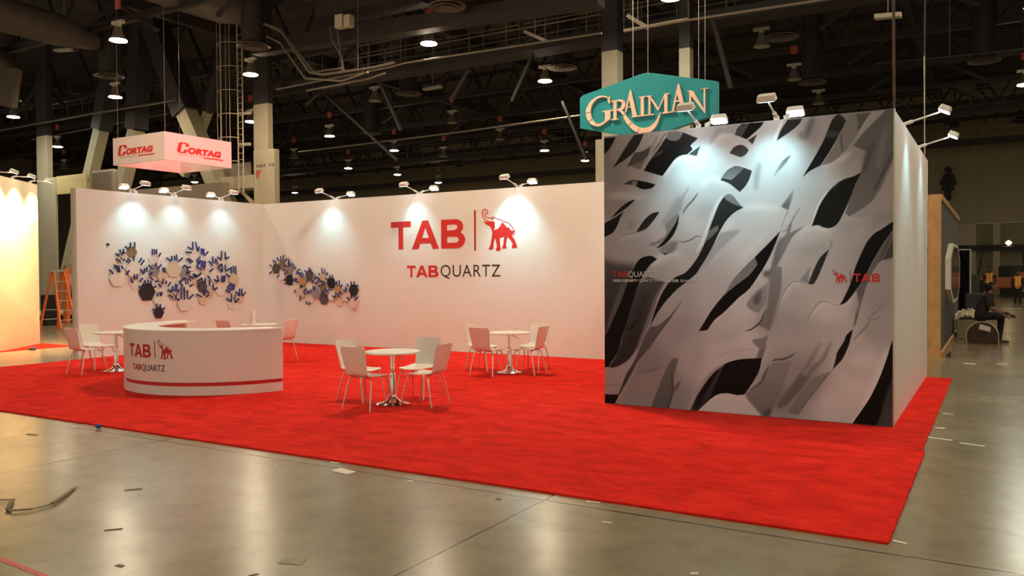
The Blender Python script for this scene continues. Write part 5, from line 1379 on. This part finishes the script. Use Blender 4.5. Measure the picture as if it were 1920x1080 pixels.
# hexagonal mirror on the panel
y0, y1, zc1 = onX(1776, 520, -0.99).y, onX(1795, 520, -0.99).y, onX(1785, 512, -0.99).z
hx = thing('hexagon_mirror', 'hexagonal mirror leaning off the slate panel wall', 'mirror', (-1.0, (y0+y1)/2, zc1))
hh = 0.72; hw = (y1-y0)/2
hexm = [(-hw, -hh*0.5), (-hw*0.45, -hh), (hw*0.45, -hh), (hw, -hh*0.5), (hw, hh*0.5), (hw*0.45, hh), (-hw*0.45, hh), (-hw, hh*0.5)]
ymid = (y0+y1)/2
MB().prism(hexm, lambda u, v, d: (-1.03+d, ymid+u, zc1+v), 0.10).build('frame', 'seat_shell', hx)
MB().prism([(u*0.88, v*0.9) for u, v in hexm], lambda u, v, d: (-0.928+d, ymid+u, zc1+v), 0.006).build('glass', 'mirror', hx)
# black drape further back
a, b = onY(1797, 470, 38.5), onY(1818, 590, 38.5)
m = MB(); n = 24
vs = []; fs = []
for i in range(n+1):
    x = a.x+(b.x-a.x)*i/n; yy = 38.5+0.12*math.sin(i*1.9)
    vs += [(x, yy, 0.02), (x, yy, a.z)]
for i in range(n): fs.append((2*i, 2*i+2, 2*i+3, 2*i+1))
dr = thing('drape', 'black drape hanging on a pale pole frame behind the panel wall', 'curtain', ((a.x+b.x)/2, 38.5, 0))
MB().add(vs, fs).build('cloth', 'black_cloth', dr, smooth=True)
m = MB()
for x in (a.x-0.03, b.x+0.03): m.tube([(x, 38.4, 0), (x, 38.4, a.z+0.05)], 0.03, 8)
m.tube([(a.x-0.03, 38.4, a.z+0.03), (b.x+0.03, 38.4, a.z+0.03)], 0.025, 8); m.build('pole_frame', 'aluminium', dr)
# boxes and crates near the drape and by the reel
def blob_box(px, py, s, name, matl, label, cat, bev=0.03, rz=0.2):
    q = onZ(px, py, 0); return tag(MB().box((q.x, q.y, s[2]/2), s, rz).build(name, matl, None, bevel=bev), label, cat)
for k, (px, py, s, mt) in enumerate(((1824, 575, (0.5, 0.5, 1.6), 'black_steel'), (1826, 592, (0.55, 0.5, 0.9), 'black_steel'), (1822, 606, (0.6, 0.5, 0.45), 'rubber'))):
    blob_box(px, py, s, 'equipment_case', mt, 'dark equipment case right of the black drape, %s' % ('tallest at the back', 'middle one', 'lowest in front')[k], 'case')
cr_ = blob_box(1815, 634, (0.56, 0.8, 0.52), 'pallet_box', 'olive_box', 'olive box on the floor between panel wall and carpet reel', 'box', 0.02, 0.05)
q = onZ(1815, 634, 0)
rr_ = random.Random(9); vs = []; fs = []; nn = 14
for j in range(nn+1):
    for i in range(nn+1):
        u, v = i/nn*2-1, j/nn*2-1; e = max(0, 1-(u*u+v*v)*0.55)
        vs.append((q.x+u*0.30, q.y+v*0.42, 0.525+e*(0.16+0.16*rr_.random())))
for j in range(nn):
    for i in range(nn): a_ = j*(nn+1)+i; fs.append((a_, a_+1, a_+nn+2, a_+nn+1))
o = MB().add(vs, fs).build('plastic_sheet', 'plastic_sheet', None); sm = o.modifiers.new('solid', 'SOLIDIFY'); sm.thickness = 0.02; tag(o, 'crumpled pale plastic sheet heaped on the olive box', 'sheet')
tg = [onZ(1788, 632, 0.02), onZ(1800, 642, 0.02), onZ(1815, 643, 0.02)]
tag(MB().tube(tg, 0.03, 8).build('cable', 'aluminium', None, smooth=True), 'pale bent tube on the floor left of the carpet reel', 'tube')
q1 = [onZ(1776, 664, 0.02), onZ(1783, 661, 0.03), onZ(1781, 668, 0.02), onZ(1774, 667, 0.02)]
tag(MB().tube(q1, 0.014, 6).build('cable', 'rubber', None, smooth=True), 'short dark cable curl at the panel wall foot', 'cable')

# carpet reel the man sits on: half drum with a brown end
RC = (onZ(1818, 644).x+onZ(1866, 644).x)/2; RYq = 23.5; RR = 0.355
re = thing('carpet_reel', 'brown ended roll with a paper note, used as a seat by the man', 'roll', (RC, RYq, 0))
prof = [(-RR, 0.0), (RR, 0.0)]+[(RR*math.cos(a), 0.20+RR*math.sin(a)) for a in np.linspace(0, math.pi, 25)]
MB().prism(prof, lambda u, v, d: (RC+u, RYq+0.62-d, v), 0.60).build('drum', 'reel_roll', re)
prof2 = [(u*0.955, v*0.97) for u, v in prof]
MB().prism(prof2, lambda u, v, d: (RC+u, RYq+0.02-d, v), 0.03).build('end_face', 'reel_brown', re)
MB().tube([(RC+0.02, RYq-0.02, 0.25), (RC+0.02, RYq+0.0, 0.25)], 0.09, 20).build('core', 'rubber', re)
MB().prism([(-0.08, 0.36), (0.17, 0.30), (0.18, 0.42), (-0.05, 0.49)], lambda u, v, d: (RC+u, RYq-0.012-d, v), 0.003).build('paper_note', 'paper', re)

# ---------------------------------------------------------------- people
def body_mesh(name, chains, voxel, material, parent, ico=None, smooth_it=6):
    """union of tapered limbs (and egg shapes) remeshed into one continuous skin"""
    m = MB()
    for ch in chains:
        pts = [Vector(c[:3]) for c in ch]; rs = [c[3] for c in ch]
        for i in range(len(pts)-1):
            n = max(2, int((pts[i+1]-pts[i]).length/0.03))
            seg = [pts[i].lerp(pts[i+1], k/n) for k in range(n+1)]; rr = [rs[i]+(rs[i+1]-rs[i])*k/n for k in range(n+1)]
            m.tube(seg, rr, 12)
        for p, r in zip(pts, rs):
            m.lathe([(r*math.sin(a)+1e-4, -r*math.cos(a)) for a in np.linspace(0.05, math.pi-0.05, 8)], 12, p)
    for c, s, rz in (ico or []):
        k = MB().lathe([(math.sin(a)+1e-4, -math.cos(a)) for a in np.linspace(0.03, math.pi-0.03, 14)], 20)
        m.add([(lambda v: (v[0]+c[0], v[1]+c[1], v[2]+c[2]))(rotz((x*s[0], y*s[1], z*s[2]), rz)) for x, y, z in k.V], k.F)
    tmp = m.build(name+'_tmp', material, None)
    md = tmp.modifiers.new('r', 'REMESH'); md.mode = 'VOXEL'; md.voxel_size = voxel
    ms = tmp.modifiers.new('s', 'SMOOTH'); ms.factor = 0.5; ms.iterations = smooth_it
    dg = bpy.context.evaluated_depsgraph_get(); dg.update()
    me = bpy.data.meshes.new_from_object(tmp.evaluated_get(dg)); me.name = name
    bpy.data.objects.remove(tmp)
    off = Vector((0, 0, 0)); p = parent
    while p is not None: off += p.location; p = p.parent
    me.transform(Matrix.Translation(-off)); me.polygons.foreach_set('use_smooth', [True]*len(me.polygons))
    me.materials.clear(); me.materials.append(MATS[material])
    o = bpy.data.objects.new(name, me); COL.objects.link(o); o.parent = parent
    return o
# seated man, facing +x: hips on the roll
MX, MY = RC-0.03, RYq+0.25
zs_ = 0.585
man = thing('person', 'seated person in black shirt and trousers, ankle on knee, facing right', 'person', (MX, MY, 0))
def Q(x, y, z, r): return (MX+x, MY+y, z, r)
hipz = zs_+0.10
torso = [[Q(0.0, 0, hipz, 0.145), Q(0.015, 0, hipz+0.15, 0.135), Q(0.07, 0, hipz+0.32, 0.145), Q(0.15, 0, hipz+0.46, 0.12)],
         [Q(0.14, -0.17, hipz+0.46, 0.07), Q(0.15, 0.17, hipz+0.46, 0.07)], [Q(0.16, 0, hipz+0.50, 0.062), Q(0.205, 0, hipz+0.60, 0.056)]]
armR = [[Q(0.15, -0.19, hipz+0.45, 0.060), Q(0.21, -0.25, hipz+0.21, 0.049), Q(0.43, -0.16, hipz+0.06, 0.036), Q(0.49, -0.12, hipz+0.02, 0.03)]]
armL = [[Q(0.16, 0.19, hipz+0.45, 0.060), Q(0.25, 0.25, hipz+0.21, 0.049), Q(0.46, 0.14, hipz+0.08, 0.036), Q(0.53, 0.08, hipz+0.04, 0.03)]]
legL = [[Q(0.02, 0.09, hipz-0.01, 0.095), Q(0.43, 0.13, hipz-0.01, 0.072), Q(0.42, 0.12, hipz-0.26, 0.056), Q(0.39, 0.12, 0.10, 0.042)]]
legR = [[Q(0.02, -0.10, hipz-0.01, 0.095), Q(0.33, -0.26, hipz+0.02, 0.075), Q(0.48, -0.02, hipz+0.03, 0.055), Q(0.55, 0.14, hipz+0.05, 0.042)]]
def fingers(px, py, pz, dx, dy, dz, sgn):
    out = []; d = Vector((dx, dy, dz)).normalized(); s = d.cross(Vector((0, 0, 1))).normalized()
    for i in range(4):
        b = Vector((px, py, pz))+s*(0.022*(i-1.5)); ln = (0.070, 0.080, 0.076, 0.060)[i]
        k = b+d*ln*0.55; e = k+(d+Vector((0, 0, -0.9))).normalized()*ln*0.5
        out.append([(MX+b.x, MY+b.y, b.z, 0.009), (MX+k.x, MY+k.y, k.z, 0.009), (MX+e.x, MY+e.y, e.z, 0.008)])
    b = Vector((px, py, pz))-d*0.04+s*0.04*sgn; e = b+(d*0.6+s*0.7*sgn+Vector((0, 0, -0.3))).normalized()*0.055
    out.append([(MX+b.x, MY+b.y, b.z, 0.012), (MX+e.x, MY+e.y, e.z, 0.009)])
    return out
hands = fingers(0.55, -0.09, hipz-0.01, 0.8, 0.4, -0.4, 1)+fingers(0.59, 0.05, hipz+0.01, 0.8, -0.2, -0.5, -1)
palms = [[Q(0.49, -0.12, hipz+0.02, 0.032), Q(0.545, -0.095, hipz-0.005, 0.030)], [Q(0.53, 0.08, hipz+0.04, 0.032), Q(0.585, 0.055, hipz+0.015, 0.030)]]
hd = (MX+0.255, MY, hipz+0.735)
face = [((hd[0], hd[1], hd[2]), (0.098, 0.077, 0.118), 0), ((hd[0]+0.03, hd[1], hd[2]-0.075), (0.062, 0.055, 0.05), 0), ((hd[0]+0.100, hd[1], hd[2]-0.015), (0.022, 0.014, 0.026), 0),
        ((hd[0]+0.084, hd[1], hd[2]-0.068), (0.014, 0.026, 0.010), 0), ((hd[0]-0.01, hd[1]-0.078, hd[2]-0.01), (0.02, 0.012, 0.03), 0), ((hd[0]-0.01, hd[1]+0.078, hd[2]-0.01), (0.02, 0.012, 0.03), 0),
        ((hd[0]+0.088, hd[1]-0.03, hd[2]+0.028), (0.012, 0.02, 0.007), 0), ((hd[0]+0.088, hd[1]+0.03, hd[2]+0.028), (0.012, 0.02, 0.007), 0)]
body_mesh('body', torso+armR+armL+legL+legR+hands+palms, 0.010, 'skin', man, face, 3)
grow = lambda chs, g: [[(c[0], c[1], c[2], c[3]+g) for c in ch] for ch in chs]
sl = [[armR[0][0], tuple(np.array(armR[0][0])*0.25+np.array(armR[0][1])*0.75)], [armL[0][0], tuple(np.array(armL[0][0])*0.25+np.array(armL[0][1])*0.75)]]
body_mesh('shirt', grow(torso[:2], 0.016)+grow(sl, 0.022), 0.014, 'dark_cloth', man)['label'] = 'black short sleeved shirt'
body_mesh('trousers', grow(legL+legR, 0.016)+grow([[torso[0][0]]*2], 0.012), 0.014, 'black_cloth', man)['label'] = 'black trousers'
m = MB()
for px_, py_, pz_, dx_, dz_ in ((0.39, 0.12, 0.045, 0.24, 0.0),):
    pass
body_mesh('shoe', [[Q(0.37, 0.12, 0.050, 0.048), Q(0.47, 0.12, 0.046, 0.044), Q(0.58, 0.13, 0.036, 0.034)]], 0.012, 'shoe', man)
body_mesh('shoe', [[Q(0.545, 0.16, hipz+0.045, 0.046), Q(0.63, 0.17, hipz+0.015, 0.042), Q(0.73, 0.16, hipz-0.02, 0.034)]], 0.012, 'shoe', man)
body_mesh('hair', [], 0.012, 'hair', man, [((hd[0]-0.018, hd[1], hd[2]+0.035), (0.100, 0.084, 0.098), 0), ((hd[0]-0.04, hd[1], hd[2]-0.01), (0.072, 0.081, 0.085), 0)])
# two standing workers in orange vests
def worker(px, py, hgt, label, face_dir, sitting=False):
    g = onZ(px, py, 0); x, y = g.x, g.y; k = hgt/1.75
    t = thing('person', label, 'person', (x, y, 0))
    def W(a, b, c, r): return (x+a*k, y+b*k, c*k, r*k)
    legs = [[W(-0.09, 0, 0.88, 0.09), W(-0.10, 0.02, 0.48, 0.065), W(-0.10, 0.03, 0.07, 0.045)], [W(0.09, 0, 0.88, 0.09), W(0.10, -0.04, 0.48, 0.065), W(0.11, -0.02, 0.07, 0.045)]]
    tor = [[W(0, 0, 0.92, 0.13), W(0, 0, 1.15, 0.135), W(0, 0, 1.35, 0.14), W(0, 0, 1.45, 0.08), W(0, 0, 1.54, 0.052)], [W(-0.17, 0, 1.40, 0.06), W(0.17, 0, 1.40, 0.06)]]
    arms = [[W(-0.20, 0, 1.39, 0.055), W(-0.26, 0.02, 1.10, 0.044), W(-0.22, -0.10, 0.86, 0.034), W(-0.21, -0.14, 0.78, 0.035)], [W(0.20, 0, 1.39, 0.055), W(0.26, 0.02, 1.10, 0.044), W(0.22, -0.10, 0.86, 0.034), W(0.21, -0.14, 0.78, 0.035)]]
    body_mesh('body', legs+tor+arms, 0.022*k, 'skin', t, [((x, y, 1.64*k), (0.078*k, 0.095*k, 0.115*k), 0)], 2)
    body_mesh('shirt', grow(arms[:1], 0.014)+grow(arms[1:], 0.014)+grow(tor[1:], 0.012), 0.024*k, 'dark_cloth', t)
    body_mesh('vest', grow([tor[0][:3]], 0.03)+grow(tor[1:], 0.018), 0.022*k, 'vest_orange', t)['label'] = 'orange safety vest'
    m = MB()
    for s in (-1, 1): m.box((x+s*0.075*k, y-0.168*k, 1.22*k), (0.05*k, 0.02*k, 0.46*k))
    m.box((x, y-0.17*k, 1.03*k), (0.30*k, 0.02*k, 0.05*k)); m.build('reflective_stripe', 'vest_yellow', t)
    body_mesh('trousers', grow(legs, 0.014), 0.024*k, 'black_cloth', t)
    body_mesh('hair', [], 0.024*k, 'hair', t, [((x, y+0.01*k, 1.67*k), (0.088*k, 0.10*k, 0.105*k), 0), ((x, y-0.07*k, 1.48*k), (0.06*k, 0.05*k, 0.16*k), 0)])
    for s in (-1, 1): MB().box((x+s*0.10*k, y-0.04*k, 0.045*k), (0.10*k, 0.26*k, 0.09*k)).build('shoe', 'rubber', t, bevel=0.02)
worker(1908, 570, 1.75, 'standing worker in an orange safety vest at the right frame edge', 0)
worker(1855, 566, 1.95, 'worker in an orange safety vest standing in front of the forklift', 0)

# ---------------------------------------------------------------- forklift
fg_ = onZ(1872, 557, 0); FX, FYq = fg_.x, fg_.y
fk = thing('forklift', 'orange forklift with dark mast and overhead guard in the far aisle', 'forklift', (FX, FYq, 0))
U_ = 1.0
m = MB(); m.box((FX+0.35, FYq, 0.95), (3.4, 1.4, 0.75)); m.box((FX+1.6, FYq, 1.25), (1.3, 1.35, 0.8)); m.build('body', 'forklift_orange', fk, bevel=0.12)
for x in (-1.35, 1.35): MB().tube([(FX+x, FYq-0.85, 0.62), (FX+x, FYq-0.45, 0.62)], 0.62, 24).build('wheel', 'rubber', fk, smooth=True)
for x in (-1.35, 1.35): MB().tube([(FX+x, FYq-0.90, 0.62), (FX+x, FYq-0.84, 0.62)], 0.26, 18).build('hub', 'olive_box', fk, smooth=True)
m = MB()
for x in (-2.15, -1.95): m.span((FX+x-0.07, FYq-0.4, 0.15), (FX+x+0.07, FYq-0.25, 3.4)); m.span((FX+x-0.07, FYq+0.25, 0.15), (FX+x+0.07, FYq+0.4, 3.4))
for z in (0.6, 1.6, 2.6, 3.3): m.span((FX-2.2, FYq-0.4, z), (FX-1.95, FYq+0.4, z+0.14))
m.build('mast', 'black_steel', fk)
m = MB()
for y in (-0.35, 0.35): m.span((FX-3.7, FYq+y-0.07, 0.18), (FX-2.1, FYq+y+0.07, 0.26))
m.build('fork', 'black_steel', fk)
m = MB()
for y in (-0.6, 0.6):
    m.tube([(FX-1.2, FYq+y, 1.3), (FX-0.9, FYq+y, 3.25), (FX+1.3, FYq+y, 3.35), (FX+1.5, FYq+y, 1.5)], 0.06, 6)
for x in (-0.8, -0.2, 0.4, 1.0): m.tube([(FX+x, FYq-0.6, 3.3), (FX+x, FYq+0.6, 3.3)], 0.05, 6)
m.build('overhead_guard', 'black_steel', fk)
MB().box((FX+0.3, FYq, 1.65), (0.6, 0.7, 0.8)).build('seat', 'rubber', fk, bevel=0.1)
MB().lathe([(0.02, -0.16), (0.17, -0.05), (0.17, 0.05), (0.02, 0.16)], 14, (FX+0.55, FYq-0.6, 3.55)).build('work_light', 'headlight', fk, smooth=True)
MB().lathe([(0.02, -0.1), (0.1, 0.0), (0.02, 0.1)], 12, (FX-2.3, FYq-0.5, 2.65)).build('front_light', 'small_light', fk, smooth=True)
a, b = onY(1875, 498, 66.5), onY(1925, 535, 66.5)
tag(MB().span((a.x, 66.5, 0), (b.x+1.5, 66.8, a.z)).build('screen_panel', 'green_screen', None), 'dark green panel standing behind the forklift', 'panel')

# ---------------------------------------------------------------- pictograms and speaker on the far siding
def UW(px, py): p = onY(px, py, FARY); return (p.x, p.z)
def fw_(u, v, d): return (u, FARY-0.12-d, v)
def pic(parts, label):
    m = MB()
    for s in parts: m.prism([UW(*p) for p in P2(s)], fw_, 0.12)
    return tag(m.build('wall_pictogram', 'wall_sign', None), label, 'sign')
pic(['1772,322 1771,318 1774,314 1779,313 1784,315 1785,321 1783,325 1778,326 1774,325', '1770,327 1788,326 1794,345 1790,348 1787,343 1791,357 1784,357 1784,376 1771,376 1771,358 1765,357 1768,344 1766,348 1762,346'], 'dark woman shaped pictogram on the far ribbed wall')
pic(['1906,180 1925,178 1925,232 1912,233 1894,231 1898,227 1909,222'], 'dark pictogram cut by the right frame edge on the far wall')
a, b = onY(1781, 223, 62.0), onY(1798, 237, 62.0)
sp_ = thing('hanging_speaker', 'small black speaker box hanging before the far ribbed wall', 'speaker', ((a.x+b.x)/2, 62.3, b.z))
MB().span((a.x, 62.0, b.z), (b.x, 62.6, a.z)).build('cabinet', 'black_steel', sp_)
MB().tube([((a.x+b.x)/2, 62.3, a.z), ((a.x+b.x)/2, 62.3, CEIL)], 0.04, 6).build('cable', 'black_steel', sp_)
# pale panels in the dark upper right band
for k, (x0, y0_, x1, y1_) in enumerate(((1767, 155, 1828, 168), (1857, 148, 1920, 160), (1762, 32, 1815, 85))):
    gbox(x0, y0_, x1, y1_, 60.0-k*0.5, 0.2, 'roof_panel', 'gray_panel', 'dull panel high in the dark upper right, %s' % ('left lower one', 'right lower one', 'upper one')[k], 'panel')

# ================================================================== litter on the floor
def scrap(px, py, l, wd, ang, label, matl='litter_white', z=0.003):
    q = onZ(px, py, 0); d = Vector((math.cos(ang), math.sin(ang), 0))*l/2; s = Vector((-d.y, d.x, 0)).normalized()*wd/2
    pts = [q-d-s, q-d+s, q+d+s*0.8, q+d-s]
    m = MB().prism([(p.x, p.y) for p in pts], lambda u, v, dd: (u, v, 0.0015+dd), z)
    tag(m.build('floor_scrap', matl, None), label, 'scrap', group='scraps on the hall floor')
sc_ = [(645, 884, 0.24, 0.13, -0.1, 'tan paper scrap lying on the floor joint at the front', 'paper'), (627, 868, 0.10, 0.03, 0.3, 'small white scrap at the carpet edge above the tan paper', 'litter_white'),
       (518, 874, 0.03, 0.03, 0, 'tiny white crumb on the open floor left of the tan paper', 'litter_white'), (769, 903, 0.05, 0.03, 0.5, 'tiny white scrap right of the tan paper', 'litter_white'),
       (1112, 942, 0.12, 0.025, 0.1, 'thin white scrap at the front below the seam crossing', 'litter_white'), (1138, 980, 0.08, 0.02, 0.2, 'small pale scrap below the floor joint', 'litter_white'),
       (1687, 1017, 0.09, 0.03, -0.2, 'white scrap beside the carpet front corner', 'litter_white'), (1755, 822, 0.33, 0.05, -0.25, 'long white strip on the floor beside the carpet right edge', 'litter_white'),
       (1823, 834, 0.24, 0.05, -0.25, 'white strip farther right on the aisle floor', 'litter_white'), (1777, 776, 0.12, 0.05, -0.2, 'white scrap on the aisle right of the carpet strip', 'litter_white'),
       (1763, 803, 0.10, 0.07, 0.4, 'dull scrap between two strips on the aisle', 'litter_white'), (1818, 682, 0.2, 0.12, 0.3, 'pale scrap on the aisle in front of the reel', 'litter_white'), (1880, 683, 0.2, 0.12, 0, 'second pale scrap on the aisle right of the reel', 'litter_white'),
       (1897, 578, 0.8, 0.3, 0, 'pale flat sheet on the floor before the far worker', 'litter_white'), (250, 918, 0.14, 0.05, 0.9, 'dark scuff on the left front floor', 'strap'), (213, 993, 0.12, 0.025, 0.9, 'thin dark scuff low on the left floor', 'strap'),  # floor scuffs, built as thin flat pieces like the scraps
       (60, 815, 0.18, 0.04, 0.1, 'dark scuff near the left carpet edge', 'strap'), (225, 1061, 0.06, 0.03, 0.1, 'tiny dark scrap at the lower left', 'strap'), (475, 1078, 0.06, 0.012, 1.2, 'dark sliver at the bottom frame edge', 'strap'),
       (935, 936, 0.05, 0.03, 0.2, 'tiny dark scrap below the floor joint at the middle', 'strap'), (1302, 1076, 0.05, 0.03, 0.6, 'tiny white scrap at the bottom right floor', 'litter_white')]
for q in sc_: scrap(q[0], q[1], q[2], q[3], q[4], q[5], q[6])
# dropped strap
P = [onZ(*p, 0.012) for p in ((-20, 938), (24, 937), (14, 955), (22, 958), (60, 955), (98, 945), (122, 928), (141, 913))]
m = MB(); pc = [Vector(p) for p in P]
for i in range(len(pc)-1):
    d = (pc[i+1]-pc[i]).normalized(); s = Vector((-d.y, d.x, 0))*0.016; z = Vector((0, 0, 0.012+0.02*(i % 2)))
    m.add([pc[i]-s, pc[i]+s, pc[i+1]+s, pc[i+1]-s, pc[i]-s+z*.3, pc[i]+s+z*.3, pc[i+1]+s+z*.3, pc[i+1]-s+z*.3], [(3, 2, 1, 0), (4, 5, 6, 7), (0, 1, 5, 4), (1, 2, 6, 5), (2, 3, 7, 6), (3, 0, 4, 7)])
tag(m.build('plastic_strap', 'strap', None), 'crumpled tan strap dropped on the floor at the left', 'strap')
a, b = onZ(-20, 1040), onZ(90, 1083)
d = (b-a).normalized(); s = Vector((-d.y, d.x, 0))*0.02
tag(MB().prism([((a+s).x, (a+s).y), ((b+s).x, (b+s).y), ((b-s).x, (b-s).y), ((a-s).x, (a-s).y)], lambda u, v, dd: (u, v, 0.001+dd), 0.0015).build('floor_tape', 'bay_tag', None), 'dull red tape line at the lower left corner of the floor', 'tape')
q = onZ(548, 1053, 0); tag(MB().box((q.x, q.y, 0.002), (0.16, 0.10, 0.002), 0.3).build('floor_patch', 'olive_box', None), 'faint dark rectangular patch on the front floor', 'patch')
